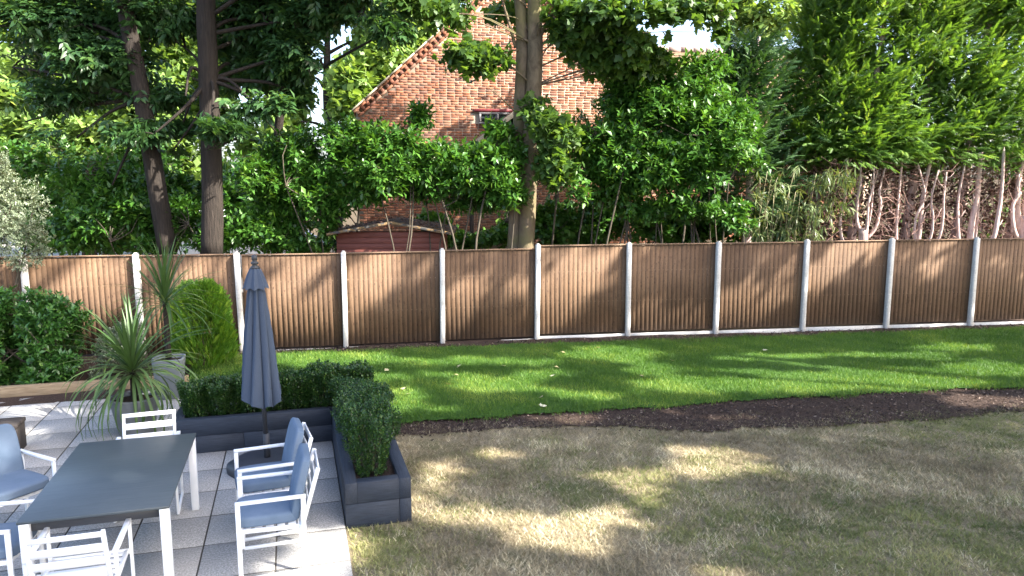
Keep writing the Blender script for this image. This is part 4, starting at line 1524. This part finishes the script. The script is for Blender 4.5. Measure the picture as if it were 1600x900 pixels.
# sycamore: two stems from one base
mkw = dict(out=.55, up=-.15, rand=.5, spread=75, droop=.45, shell=.5, freq=1.7, thr=-.1)
syc = limb_tree('sycamore_tree', 'pale twin stemmed sycamore with lobed leaves rising behind the fence', 'tree',
                [at(820, 420, 16.4), at(821, 388, 16.4), at(828, 250, 16.4), at(835, 120, 16.4), at(836, 40, 16.4), at(833, -120, 16.4), at(830, -350, 16.4)],
                [.195, .19, .18, .17, .16, .14, .10], M['bark_pale'],
                [EL(725, 22, 38, 22, 15.9, .4), EL(755, 88, 62, 28, 15.8, .45), EL(960, 22, 85, 34, 15.6, .6), EL(1050, 18, 60, 32, 15.6, .6), EL(930, 92, 52, 30, 16.3, .5),
                 EL(985, 100, 55, 30, 16.4, .5), *[EL(870, 212, 36, 26, 15.8, .3), EL(864, 262, 32, 28, 15.7, .3), EL(850, 190, 26, 20, 15.8, .25)] * 3, *[EL(750, 88, 58, 26, 15.8, .4)] * 4, *[EL(720, 20, 50, 24, 15.8, .4)] * 2, *[EL(905, 62, 48, 34, 16.2, .4), EL(950, 95, 50, 30, 16.5, .4), EL(1005, 90, 50, 30, 16.5, .4)] * 2, EL(890, 20, 50, 26, 15.9, .4), EL(765, 138, 14, 9, 15.4, .12), EL(1110, 12, 40, 26, 15.8, .4),
                 EL(890, 45, 50, 30, 16.0, .5), EL(840, 170, 26, 30, 16.0, .2), EL(680, -20, 90, 32, 16.2, .7), EL(1000, -70, 200, 40, 16.4, 1.0), EL(800, 20, 50, 24, 16.9, .3), EL(1000, 60, 70, 45, 16.0, .6), EL(1090, 50, 60, 30, 16.2, .5), EL(1010, 105, 60, 25, 16.8, .4), EL(700, 20, 60, 30, 15.8, .4), EL(650, 5, 40, 22, 15.6, .3)],
                2900, 7, .30, .170, MAP, M['maple'], mkw, limb_r=.017, start=.3, n=24, twn=170)
inv = -np.array([at(820, 420, 16.4)[0], at(820, 420, 16.4)[1], 0])
pth = smooth_path(np.array([at(803, 420, 16.5), at(804, 388, 16.5), at(809, 250, 16.55), at(815, 120, 16.5), at(815, 40, 16.5), at(805, -100, 16.6), at(790, -300, 16.8)]) + inv, 24)
MB().tube(pth, np.linspace(.165, .11, 24), 14, wob=.03).build('trunk', M['bark_pale'], syc, True)
foliage('crown', [(c + inv, r) for c, r in ((np.array([5.2, 19.0, 9.1]), np.array([2.3, 2.0, 1.4])), (np.array([8.2, 18.4, 9.3]), np.array([2.2, 2.0, 1.5])), (np.array([2.4, 18.2, 9.6]), np.array([2.0, 1.8, 1.6])))],
        1500, 7, .35, .26, Q2, M['maple'], syc, **mkw)  # unseen high crown, added to throw shade on the lower house wall
for pts_, r0 in (([at(843, 60, 16.4), at(860, 25, 16.2), at(885, -15, 16.0)], .045), ([at(806, 75, 16.5), at(795, 35, 16.4), at(780, -15, 16.3)], .042),
                 ([at(842, 52, 16.4), at(875, 40, 16.3), at(930, 22, 15.9), at(1000, 10, 15.6)], .03), ([at(812, 78, 16.4), at(780, 82, 16.2), at(735, 92, 15.9)], .022)):
    p_ = smooth_path(np.array(pts_) + inv, 9)
    MB().tube(p_, np.linspace(r0, r0 * .45, 9), 8).build('branch', M['bark_pale'], syc, True)

# cherry laurels behind the fence
lkw = dict(out=.75, up=.40, rand=.45, spread=68, droop=.14, shell=.40, freq=1.9, thr=-.55)
LG = 'cherry laurels behind the fence'


def laurel(label, ells, ns, base, stems, mat='laurel', kw=None, leaf=.18, stem_r=.03, tm=None):
    e = empty('laurel_bush', (base[0], base[1], 0))
    tag(e, label, 'laurel', LG)
    inv = -np.array([base[0], base[1], 0])
    el = [(c + inv, r) for c, r in ells]
    o, T = foliage('foliage', el, int(ns * .69), 9, .26, leaf, tm or OV8L, M[mat], e, **{**lkw, **(kw or {})})
    roots = []
    for q in range(stems):
        c, r = el[q % len(el)]
        b = np.array([c[0] * .75 + rng.normal() * .3, rng.normal() * .25, -.05])
        tip = c + rng.normal(size=3) * r * .4
        mid = b * .45 + tip * .55 + np.array([rng.normal() * .18, rng.normal() * .15, -.25])
        p_ = smooth_path([b, b * .75 + mid * .25 + rng.normal(size=3) * .06, mid, tip], 12)
        rr = stem_r * (.6 + .7 * rng.random())
        MB().tube(p_, np.linspace(rr, rr * .45, 12), 7, wob=.04).build('stem', M['twig'], e, True)
        roots += [p_[7], p_[9], p_[11]]
    twigs('twigs', T, roots, M['twig'], e, 90, .007)
    return e


laurel('laurel filling the gap between the variegated shrub and leaning chestnut', [EL(150, 330, 80, 55, 16.6, .8), EL(110, 290, 50, 40, 16.8, .6), EL(225, 345, 70, 45, 16.3, .7), EL(60, 340, 60, 50, 17, .7), EL(170, 280, 70, 40, 17, .6), EL(130, 375, 120, 20, 16.6, .5)], 1900, (-9.0, 16.8), 6)
laurel('laurel wrapped around the foot of the upright chestnut trunk', [EL(280, 330, 55, 45, 16.4, .5), EL(390, 300, 70, 55, 16.2, .7), EL(420, 345, 75, 45, 16.3, .7), EL(345, 372, 60, 22, 16.4, .4), EL(455, 245, 60, 40, 16.8, .6), EL(290, 280, 60, 40, 17.5, .5), EL(470, 380, 60, 18, 16.4, .4), EL(250, 380, 50, 18, 16.2, .4)], 2100, (-6.2, 16.6), 7)
laurel('laurel growing in front of the red brown shed', [EL(505, 250, 70, 55, 16.4, .7), EL(500, 310, 55, 40, 16.2, .6), EL(590, 270, 70, 42, 15.7, .6), EL(615, 225, 65, 34, 15.9, .5), EL(655, 178, 24, 22, 16.2, .25), EL(500, 352, 40, 34, 16.0, .4), EL(550, 225, 60, 45, 16.6, .6), EL(560, 300, 50, 24, 15.9, .4), EL(640, 255, 50, 40, 16.2, .5)], 2300, (-3.2, 15.5), 6)
laurel('laurel between the red brown shed and the twin trunk', [EL(690, 250, 75, 34, 16.0, .6), EL(760, 265, 55, 42, 15.9, .5), EL(690, 275, 60, 34, 15.9, .5), EL(775, 200, 22, 16, 16.1, .25), EL(790, 300, 40, 26, 15.8, .35), EL(730, 255, 65, 34, 16.3, .5), EL(650, 290, 50, 26, 16.2, .4), EL(790, 240, 35, 45, 16.2, .4), EL(740, 310, 60, 25, 16.4, .4)], 2000, (-1.0, 15.7), 7)
laurel('laurel just past the twin trunk with bare dark stems', [EL(915, 235, 45, 45, 16.6, .5), EL(955, 245, 55, 60, 16.5, .7), EL(890, 285, 40, 34, 16.0, .4), EL(970, 165, 30, 45, 17.0, .5), EL(985, 210, 40, 60, 17, .6), EL(960, 300, 50, 25, 16.6, .4)], 1500, (1.9, 16.3), 8)
laurel('biggest laurel with sunlit glossy dome next to the cypresses', [EL(1030, 200, 95, 80, 16.6, .9), EL(1110, 225, 85, 80, 16.3, .9), EL(1050, 130, 75, 55, 16.9, .8), EL(1135, 270, 60, 62, 16.1, .6), EL(1050, 270, 80, 50, 16.2, .7), EL(1130, 180, 55, 50, 16.6, .6), EL(980, 150, 50, 45, 17, .6), EL(1150, 330, 35, 34, 16.0, .35), EL(1000, 250, 60, 50, 16.8, .7), EL(1080, 180, 90, 70, 17.2, .8), EL(1000, 320, 60, 25, 16.6, .4), EL(1100, 100, 50, 30, 17.2, .5), EL(1000, 190, 110, 75, 20.6, .8), EL(1080, 240, 90, 80, 20.0, .8), EL(960, 250, 90, 60, 21.0, .6), EL(1130, 160, 70, 70, 19.6, .8), EL(1060, 320, 90, 30, 16.4, .4), EL(1060, 320, 90, 30, 16.4, .4)], 5200, (4.0, 16.6), 12)  # deeper volumes hidden behind the dome are added to shade the house wall
# evergreen row closing the view; those past the shed added to darken the wall
for i, (px, ry, lab) in enumerate(((900, 46, 'evergreen added as dark backdrop behind the twin trunk and bare stems'), (1060, 50, 'evergreen added as dark backdrop under the biggest laurel'), (1190, 55, 'evergreen added as dark backdrop behind the bamboo'), (740, 34, 'evergreen added as dark backdrop between shed and twin trunk'), (40, 60, 'shadowed evergreen behind the variegated shrub'), (190, 55, 'shadowed evergreen behind the leaning chestnut'), (400, 55, 'shadowed evergreen behind the upright chestnut'))):
    e = laurel(lab, [EL(px, 345, 85, ry, 19.5, .9), EL(px + 60, 320, 70, ry * .8, 19.8, .8), EL(px - 40, 300, 60, 35, 20, .7), EL(px + 20, 250, 80, 40, 20.5, .6)] if px < 600 else [EL(px, 352, 70, ry, 19.0, .6), EL(px + 55, 335, 50, ry * .8, 19.3, .6), EL(px - 40, 345, 50, ry * .7, 18.6, .5)], 900, (at(px, 350, 19.5)[0], 19.6), 4, leaf=.18, tm=Q2)

# ------------------------------------------------------------------ cypress row
def cypress(px, Y, zt, w, label, mat, nf, lean=.0, zb=3.45, front=1.0):
    b = at(px, 375, Y)
    e = empty('cypress_tree', (b[0], Y, 0))
    tag(e, label, 'cypress', 'cypresses behind the fence')
    H = zt
    p_ = smooth_path([(0, .35, 0), (.05, .4, 2.0), (.1 + lean, .5, H * .6), (.15 + lean * 1.6, .5, H)], 14)
    MB().tube(p_, np.linspace(.15, .03, 14), 10, wob=.05).build('trunk', M['bark_pink'], e, True)
    # crown: long upswept plumes, each a run of flat fronds
    npl = nf // 9
    z = zb - .1 + (H - zb) * rng.random(npl) ** 1.15
    f = (z - zb) / (H - zb)
    a = rng.random(npl) * 6.283
    rad = (w * (1 - .62 * f ** 1.5)) * (.55 + .5 * rng.random(npl))
    C = np.stack([np.cos(a) * rad + lean * f, .5 + np.sin(a) * rad * .85, z], 1)
    gap = Field(2.2)
    ok = gap(C) > -1.0
    C, a, f, z = C[ok], a[ok], f[ok], z[ok]
    npl = len(C)
    low = np.clip(1 - f * 3.5, 0, 1)
    pd = norm(np.stack([np.cos(a) * .65 + .34, np.sin(a) * .65 - .15, .62 - .55 * low], 1) + rng.normal(size=(npl, 3)) * .32)
    i = np.arange(9)
    t = (i / 8.0)[None]
    base_ = C[:, None] + pd[:, None] * ((t - .6) * .85)[..., None]
    sd_ = norm(np.cross(pd, np.array([0, 0, 1.])))
    s = np.where(i % 2, 1, -1)[None, :, None] * (1 - t[..., None] * .8)
    D = pd[:, None] + sd_[:, None] * s * .75 + rng.normal(size=(npl, 9, 3)) * .22
    D[..., 2] -= .05
    Nn = np.array([0, -.35, .9]) + rng.normal(size=(npl, 9, 3)) * .35
    L = .31 * (.7 + .5 * rng.random((npl, 9))) * (1.1 - .35 * t)
    rn = np.clip(.35 * rng.random((npl, 1)) + .45 * rng.random((npl, 9)) + .2 * t, 0, 1)
    o = link('crown', leaves_mesh('crown', base_.reshape(-1, 3), D.reshape(-1, 3), Nn.reshape(-1, 3), L.ravel(), FR, M[mat], rn.ravel()), e)
    o['kind'] = 'stuff'
    return e


def candelabra(e, stems, base_r, base_h):
    """cut back trunk with upright bare stems; stems: (dx at foot, dx out, top z, r)"""
    p_ = smooth_path([(0, -.25, -.05), (.02, -.26, base_h * .6), (.0, -.25, base_h)], 8)
    MB().tube(p_, np.linspace(base_r * 1.1, base_r * .85, 8), 12, wob=.05).build('stump', M['bark_pink'], e, True)
    for x0, x1, zt, r, zs in stems:
        dy = rng.normal() * .10
        pts_ = [(x0, -.27, zs), (x0 + (x1 - x0) * .75, -.32 + dy, zs + .28), (x1, -.33 + dy, zs + .75 + .1 * rng.random()), (x1 + .05 * rng.normal() + .03, -.32 + dy, (zs + zt) / 2 + .3), (x1 + .07 * rng.normal() + .05, -.30 + dy, zt)]
        sp_ = smooth_path(pts_, 14)
        st = MB().tube(sp_, np.linspace(r, r * .45, 14), 8, wob=.07).build('stem', M['bark_pink'], e, True)
        for q in range(3):
            k_ = rng.integers(5, 13)
            d_ = np.array([rng.normal(), rng.normal() * .6 - .2, .5 + rng.random()])
            d_ = d_ / np.linalg.norm(d_) * (.10 + .22 * rng.random())
            MB().tube([sp_[k_], sp_[k_] + d_ * .6, sp_[k_] + d_ + np.array([0, 0, .06])], [r * .3, r * .22, r * .1], 5).build('snag', M['bark_pink'], st, True)


def dead_mass(e, w, n, zlo=.6, zhi=3.7):
    m = MB()
    for q in range(n):
        c = np.array([rng.uniform(-w, w), rng.uniform(-.45, .6), rng.uniform(zlo, zhi)])
        d_ = np.array([rng.normal() * .7, rng.normal() * .5, rng.normal() * .6 + .15])
        d_ = d_ / np.linalg.norm(d_) * rng.uniform(.2, .75)
        m.tube([c - d_ / 2, c + rng.normal(size=3) * .05, c + d_ / 2], np.array([1, .8, .4]) * rng.uniform(.004, .011), 4, False)
    o = m.build('dead_twigs', M['dead_twig'], e, True); o['kind'] = 'stuff'
    k_ = n * 5
    T = np.stack([rng.uniform(-w, w, k_), rng.uniform(-.15, 1.1, k_), rng.uniform(zlo, zhi, k_)], 1)
    o = link('dead_foliage', leaves_mesh('dead_foliage', T, rng.normal(size=(k_, 3)) + np.array([0, 0, -.4]), rng.normal(size=(k_, 3)), .12 * (.5 + rng.random(k_)), OV4, M['deadleaf']), e)
    o['kind'] = 'stuff'


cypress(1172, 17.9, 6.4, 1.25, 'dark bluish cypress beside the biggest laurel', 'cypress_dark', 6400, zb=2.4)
c_specs = [
    (1275, 18.5, 7.6, 'bright feathery cypress next to the dark bluish one', [(-.1, -.25, 3.3, .03, 1.6), (.1, .2, 3.2, .03, 1.6)], .09, 1.6),
    (1340, 17.9, 8.6, 'bright cypress above the candelabra stump with pale strap leaves', [(-.12, -.50, 3.55, .05, 1.35), (-.02, -.16, 3.5, .045, 1.8), (.02, .02, 3.4, .035, 1.8), (.06, .16, 3.3, .03, 1.9), (.08, .34, 3.35, .04, 1.7)], .12, 1.95),
    (1425, 17.9, 9.2, 'bright cypress above the slim bare stem and forked middle stump', [(-.1, -.52, 3.6, .05, 1.1), (-.05, -.12, 3.45, .04, 1.4), (.0, .06, 3.6, .075, 1.3), (.04, .2, 3.3, .035, 1.4), (.06, .36, 3.25, .035, 1.4)], .10, 1.5),
    (1505, 17.9, 9.6, 'bright cypress above three tall rough cut stems', [(-.08, -.40, 3.4, .045, 1.3), (-.02, .0, 3.7, .10, 1.2), (.05, .15, 3.4, .05, 1.3), (.12, .42, 3.75, .065, 1.4)], .12, 1.6),
    (1592, 17.8, 9.8, 'bright cypress above the thick stump with many upright stems', [(-.2, -.52, 3.2, .05, 1.7), (-.12, -.26, 3.9, .085, 1.9), (.0, -.02, 3.25, .06, 2.1), (.08, .18, 3.25, .06, 2.1), (.2, .42, 3.2, .06, 2.0)], .24, 2.25),
]
for px, Y, zt, lab, st, br, bh in c_specs:
    e = cypress(px, Y, zt, 1.35, lab, 'cypress', 8400, .3)
    candelabra(e, st, br, bh)
    dead_mass(e, .95, 420)
e = cypress(1690, 18.2, 9.8, 1.5, 'bright cypress past the thick stump at the row end', 'cypress', 3800, .2)
dead_mass(e, .8, 160)
for i, (px, Y, zt) in enumerate(((1300, 19.6, 8.8), (1400, 20.4, 9.8), (1510, 20.4, 10.4), (1620, 20.4, 10.6))):
    rear = cypress(px, Y, zt, 1.6, ['cypress of the rear row behind the first pruned stump', 'cypress of the rear row behind the forked stump', 'cypress of the rear row behind the rough cut stems', 'cypress of the rear row behind the thick stump'][i], 'cypress', 1700, .2, zb=.8)

    dead_mass(rear, 1.3, 150, .6, 4.2)

# bamboo
bm = empty('bamboo_clump', (6.3, 17.0, 0))
tag(bm, 'pale bamboo clump with narrow leaves between laurel and cypress stumps', 'bamboo')
tips = []
for q in range(26):
    x, y = rng.uniform(-1.1, .9), rng.uniform(-.35, .35)
    h_ = rng.uniform(1.9, 3.3)
    p_ = smooth_path([(x, y, -.05), (x + .05 * rng.normal(), y, h_ * .5), (x + .25 * rng.normal(), y - .1, h_)], 9)
    MB().tube(p_, np.linspace(.014, .006, 9), 6).build('culm', M['culm'], bm, True)
    tips += [p_[5], p_[6], p_[7], p_[8]]
T = np.repeat(np.array(tips), 6, 0)
T = T + rng.normal(size=T.shape) * np.array([.16, .14, .14])
T2 = np.stack([rng.uniform(.1, 1.2, 60), rng.uniform(-.6, -.2, 60), rng.uniform(2.3, 3.3, 60)], 1)
T = np.concatenate([T[::5], T2])
o, _ = foliage('foliage', None, len(T), 7, .25, .27, oval8(.12, .05, .3), M['bamboo'], bm, out=.4, up=.1, rand=.6, spread=55, droop=.45, pts=(T, norm(rng.normal(size=T.shape))))

# ------------------------------------------------------------------ sunlit trees far behind
fkw = dict(out=.6, up=.3, rand=.5, spread=75, droop=.2, shell=.35, freq=.9, thr=-.3)
far = [
    (520, 30, 9, 'pale sunlit tree rising directly behind the brick verge', [EL(560, 60, 80, 90, 30, 2.0), EL(490, 120, 70, 70, 30, 1.8), EL(520, 0, 90, 60, 31, 2), EL(470, 190, 60, 50, 29, 1.4), EL(610, 20, 60, 50, 32, 1.5), EL(520, 215, 60, 40, 30, 1.4), EL(440, 60, 70, 80, 31, 2), EL(480, 280, 70, 50, 29, 1.4), EL(590, 110, 60, 60, 31, 1.5), EL(640, -20, 80, 50, 33, 1.5), EL(430, -30, 120, 60, 33, 1.5), EL(530, 140, 60, 60, 29, 1.5), EL(505, 90, 60, 60, 29, 1.5), EL(560, 20, 60, 60, 30, 1.5), EL(640, 40, 50, 60, 33, 1.5)], 7400),
    (330, 32, 9, 'pale sunlit tree seen past the upright chestnut trunk', [EL(360, 110, 90, 100, 33, 2), EL(290, 180, 80, 70, 32, 2), EL(400, 220, 70, 50, 32, 1.6), EL(300, 30, 90, 70, 34, 2), EL(350, 280, 110, 60, 31, 1.5), EL(260, 120, 70, 70, 33, 1.5), EL(330, -40, 140, 60, 35, 1.5), EL(390, 60, 80, 80, 34, 1.5)], 4600),
    (130, 30, 9, 'yellowish sunlit tree seen through the leaning chestnut leaves', [EL(150, 130, 110, 80, 31, 2), EL(80, 200, 80, 70, 30, 2), EL(200, 220, 70, 50, 30, 1.6), EL(60, 80, 90, 60, 32, 2), EL(20, 260, 60, 60, 29, 1.5), EL(160, 290, 70, 40, 29, 1.4), EL(-10, 150, 80, 90, 32, 1.5), EL(60, 310, 110, 50, 29, 1.4), EL(220, 310, 80, 50, 30, 1.4), EL(120, 20, 130, 60, 33, 1.5), EL(60, -40, 160, 50, 34, 1.5), EL(210, 100, 70, 90, 33, 1.5), EL(120, 220, 80, 60, 28.5, 1.5), EL(230, 180, 60, 70, 29, 1.5), EL(50, 150, 70, 70, 29, 1.5), EL(170, 170, 70, 60, 29.5, 1.5)], 7600),
    (1190, 34, 9, 'airy pale tree showing above the tiled wing roof', [EL(1190, 20, 60, 50, 34, 1.6), EL(1260, 0, 60, 40, 35, 1.6), EL(1150, -20, 50, 40, 34, 1.4)], 700),
    (1400, 36, 10, 'airy pale tree showing above the cypress tops', [EL(1370, 10, 70, 40, 36, 1.6), EL(1460, 0, 80, 45, 36, 1.8), EL(1560, 10, 80, 50, 36, 1.8)], 900),
]
for px, Y, hh, lab, el, ns in far:
    b = at(px, 276, Y)
    ns = int(ns * .74)
    limb_tree('broadleaf_tree', lab, 'tree', [(b[0], Y, -.1), (b[0] + .1, Y, 3), (b[0] - .1, Y, 6), (b[0], Y, hh)], [.28, .24, .18, .08], M['bark_dark'], el, ns, 8, .6, .36, Q2, M['lime'], fkw, 'sunlit trees far behind the garden', twn=60, limb_r=.08, start=.2)

# ------------------------------------------------------------------ garden trees on the sun side, whose gaps let the dapples through
LIT_G = [(-3.11,12.75,0.89,0.42),(-1.56,10.36,0.29,0.56),(-0.19,11.09,0.58,0.39),(0.52,11.80,0.46,0.24),(1.78,13.18,0.69,0.44),(2.27,12.09,0.42,0.33),(2.92,11.12,0.88,0.36),(4.25,12.84,0.67,0.28),(4.57,11.30,0.74,0.48),(6.03,11.49,0.95,0.49),(7.88,12.04,0.63,0.37),(6.24,13.03,1.02,0.24),(8.03,13.58,0.71,0.26),(-0.88,12.61,0.55,0.27),(0.68,9.58,0.51,0.19),(2.79,9.61,0.34,0.16),(6.74,10.30,0.59,0.28),(-0.87,9.91,0.26,0.14),(-0.78,7.95,0.23,0.23),(-0.16,8.32,0.28,0.25),(-0.99,7.15,0.19,0.25),(1.36,7.64,0.37,0.28),(2.06,8.44,0.30,0.17),(2.57,8.28,0.33,0.24),(2.21,7.89,0.39,0.26),(1.54,7.15,0.29,0.12),(0.46,6.45,0.49,0.28),(-0.51,6.74,0.33,0.21),(0.57,5.98,0.30,0.13),(1.71,5.70,0.31,0.14),(2.94,7.67,0.21,0.12),(-1.11,6.17,0.22,0.09),(0.99,6.88,0.31,0.11),(-1.66,5.91,0.33,0.39),(-1.80,7.18,0.09,0.94),(-2.09,5.74,0.31,0.12),(-2.49,5.70,0.23,0.10),(-6.40,9.83,0.52,0.20),(-5.98,8.66,0.23,0.55),(-4.44,7.67,0.27,0.18),(-4.96,9.37,0.33,0.15),(-5.42,6.86,.14,.14),(3.6,12.0,.5,.15),(5.2,12.3,.5,.15),(.2,12.5,.5,.2),(1.2,10.6,.5,.18),(-2.2,11.6,.4,.2),(7.2,12.9,.5,.15),(-.9,11.6,.35,.2)]
LIT_F = [(1.24,1.15,0.47,0.34),(0.89,0.64,0.26,0.29),(5.05,0.52,0.44,0.45),(4.22,0.90,0.23,0.70),(4.69,1.42,0.28,0.18),(6.12,1.33,0.35,0.33),(5.81,0.74,0.18,0.36),(6.83,1.44,0.30,0.17),(7.66,0.69,0.27,0.51),(7.97,1.30,0.30,0.17),(8.83,1.34,0.20,0.20),(9.96,1.32,0.48,0.31),(9.65,0.64,0.32,0.31),(10.49,0.26,0.29,0.18),(11.60,0.39,0.53,0.28),(12.32,0.70,0.27,0.21),(11.31,1.36,0.29,0.15),(13.21,0.41,0.34,0.33),(13.59,1.06,0.34,0.21),(14.09,0.65,0.21,0.20),(15.51,1.57,0.48,0.18),(15.26,1.02,0.20,0.13),(16.94,1.59,0.37,0.13),(17.76,1.51,0.27,0.16),(17.96,0.17,0.30,0.17),(19.33,1.55,0.28,0.11),(17.44,0.97,0.18,0.11),(2.40,0.95,0.19,0.35),(3.07,1.28,0.20,0.16)]
LIT_G, LIT_F = np.array(LIT_G), np.array(LIT_F)


MOTTLE = Field(2.4)


def shade_hit(P):
    """where the shadow of P lands: ground (x,y) or fence (s,z); True where it should stay open, and whether it lands in the garden"""
    g_ = P - TO_SUN * (P[:, 2] / TO_SUN[2])[:, None]
    nf = np.array([-math.sin(FTH), math.cos(FTH), 0])
    O_ = np.array([FX0, FY0, 0])
    tt = ((P - O_) @ nf) / (TO_SUN @ nf)
    f_ = P - TO_SUN * tt[:, None]
    s = (f_ - O_) @ np.array([math.cos(FTH), math.sin(FTH), 0])
    past = (g_ - O_) @ nf > 0
    over = past & (f_[:, 2] > 1.95)
    jit = 1 + .18 * rng.normal(size=len(P))
    og = (((g_[:, None, 0] - LIT_G[None, :, 0]) / LIT_G[None, :, 2]) ** 2 + ((g_[:, None, 1] - LIT_G[None, :, 1]) / LIT_G[None, :, 3]) ** 2).min(1) * jit < 2.9
    sk = s[:, None] - LIT_F[None, :, 0] - .6 * (f_[:, None, 2] - LIT_F[None, :, 1])
    of = ((sk / LIT_F[None, :, 2]) ** 2 + ((f_[:, None, 2] - LIT_F[None, :, 1]) / LIT_F[None, :, 3]) ** 2).min(1) * jit < 4.0
    q = np.where(past[:, None], np.stack([s * .8, f_[:, 2] * 1.2, 0 * s], 1), np.stack([g_[:, 0] * .7, g_[:, 1] * 1.4, 0 * s + 9], 1))
    op = np.where(past, of, og) | over | ((MOTTLE(q) > .7) & (rng.random(len(P)) < .75))
    land = np.where(past, (s > -3) & (s < 22) & (f_[:, 2] < 2.3), (g_[:, 0] > -9) & (g_[:, 0] < 13) & (g_[:, 1] > 3.5))
    return op, land


def in_view(P):
    cp, sp = math.cos(PITCH), math.sin(PITCH)
    v_ = P - np.array([0, 0, CAM_H])
    dz = v_[:, 1] * cp - v_[:, 2] * sp
    x_ = FPX * v_[:, 0] / np.maximum(dz, .01)
    y_ = FPX * (v_[:, 1] * sp + v_[:, 2] * cp) / np.maximum(dz, .01)
    return (dz > 0) & (np.abs(x_) < 1000) & (y_ < 620)


for nm, lab, tr, el, nl in (
        ('shade_tree', 'broad leafy garden tree beside the lawn, out towards the sun', (18.5, 6.5), [((17.5, 9.5, 10.0), (4.5, 4.5, 4.5)), ((14.5, 6.5, 11.0), (4.5, 4.5, 4.2)), ((19.5, 4, 12.5), (5, 5, 5))], 62000),
        ('shade_tree', 'taller leafy garden tree beside the house, out towards the sun', (15.5, -2.5), [((13.5, 1.0, 10.5), (4.5, 4.2, 4.5)), ((10.5, 5.0, 13.5), (4.5, 4.5, 4.0)), ((15.5, -3, 13.5), (5, 5, 5)), ((11, -2, 15), (5, 4.5, 4.5))], 74000)):
    e = empty(nm, (tr[0], tr[1], 0))
    tag(e, lab, 'tree', 'shade trees beside the garden')
    inv = -np.array([tr[0], tr[1], 0])
    top_ = max(c[2] + r[2] * .5 for c, r in el)
    p_ = smooth_path([(0, 0, -.1), (.1, 0, 4), (-.1, .1, 8), (0, 0, top_)], 12)
    MB().tube(p_, np.linspace(.36, .1, 12), 12).build('trunk', M['bark_dark'], e, True)
    for c, r in el:
        c_ = np.array(c) + inv
        MB().tube(smooth_path([p_[4], (p_[5] + c_) / 2 + np.array([0, 0, .4]), c_], 8), np.linspace(.11, .04, 8), 7).build('branch', M['bark_dark'], e, True)
    cen = np.array([c for c, r in el]); rad = np.array([r for c, r in el])
    k_ = rng.integers(0, len(el), nl)
    d_ = norm(rng.normal(size=(nl, 3)))
    P = cen[k_] + d_ * rad[k_] * (rng.random(nl) ** .38)[:, None]
    op, land = shade_hit(P)
    keep = ~op & ~in_view(P) & (land | (rng.random(nl) < .3))
    P = P[keep]; n = len(P)
    o = link('crown', leaves_mesh('crown', P + inv, rng.normal(size=(n, 3)) + np.array([0, 0, -.3]), rng.normal(size=(n, 3)) + np.array([0, 0, .6]), .31 * (.7 + .5 * rng.random(n)), quad2(.75), M['shade']), e)
    o['kind'] = 'stuff'

# ------------------------------------------------------------------ fallen leaves on the turf
def gp(px, py, z=0.0):
    cp, sp = math.cos(PITCH), math.sin(PITCH)
    d = np.array([px - 800.0, cp * FPX + sp * (450 - py), -sp * FPX + cp * (450 - py)])
    return np.array([0, 0, CAM_H]) + d * ((z - CAM_H) / d[2])


fl_me = []
for q in range(3):
    V, F = maple12()
    V = V.copy(); V[:, 1] -= .4
    V[:, 2] = .25 * (V[:, 0] ** 2) * (1 if q else -1) + .1 * V[:, 1] ** 2
    fl_me.append(np_mesh('fallen_leaf', V * .085, F, M['fallen'], False, np.full(len(F), .15 + .4 * q)))
for px, py in ((713, 585), (787, 571), (852, 553), (880, 550), (870, 573), (863, 587), (845, 620), (604, 578), (630, 607), (638, 615), (935, 543), (1003, 587), (1069, 524), (1050, 563), (717, 572), (700, 600), (1195, 547), (848, 634)):
    p_ = gp(px, py, .05)
    o = link('fallen_leaf', fl_me[rng.integers(3)], None, (p_[0], p_[1], .052), (.25 * rng.normal(), .25 * rng.normal(), rng.random() * 6.28))
    if (px, py) == (848, 634):
        tag(o, 'bright yellow fallen leaf lying at the soil edge of the turf', 'leaf', 'fallen leaves on the lawn'); o.scale = (1.3,) * 3
    else:
        tag(o, 'small pale fallen leaf lying on the green turf', 'leaf', 'fallen leaves on the lawn')
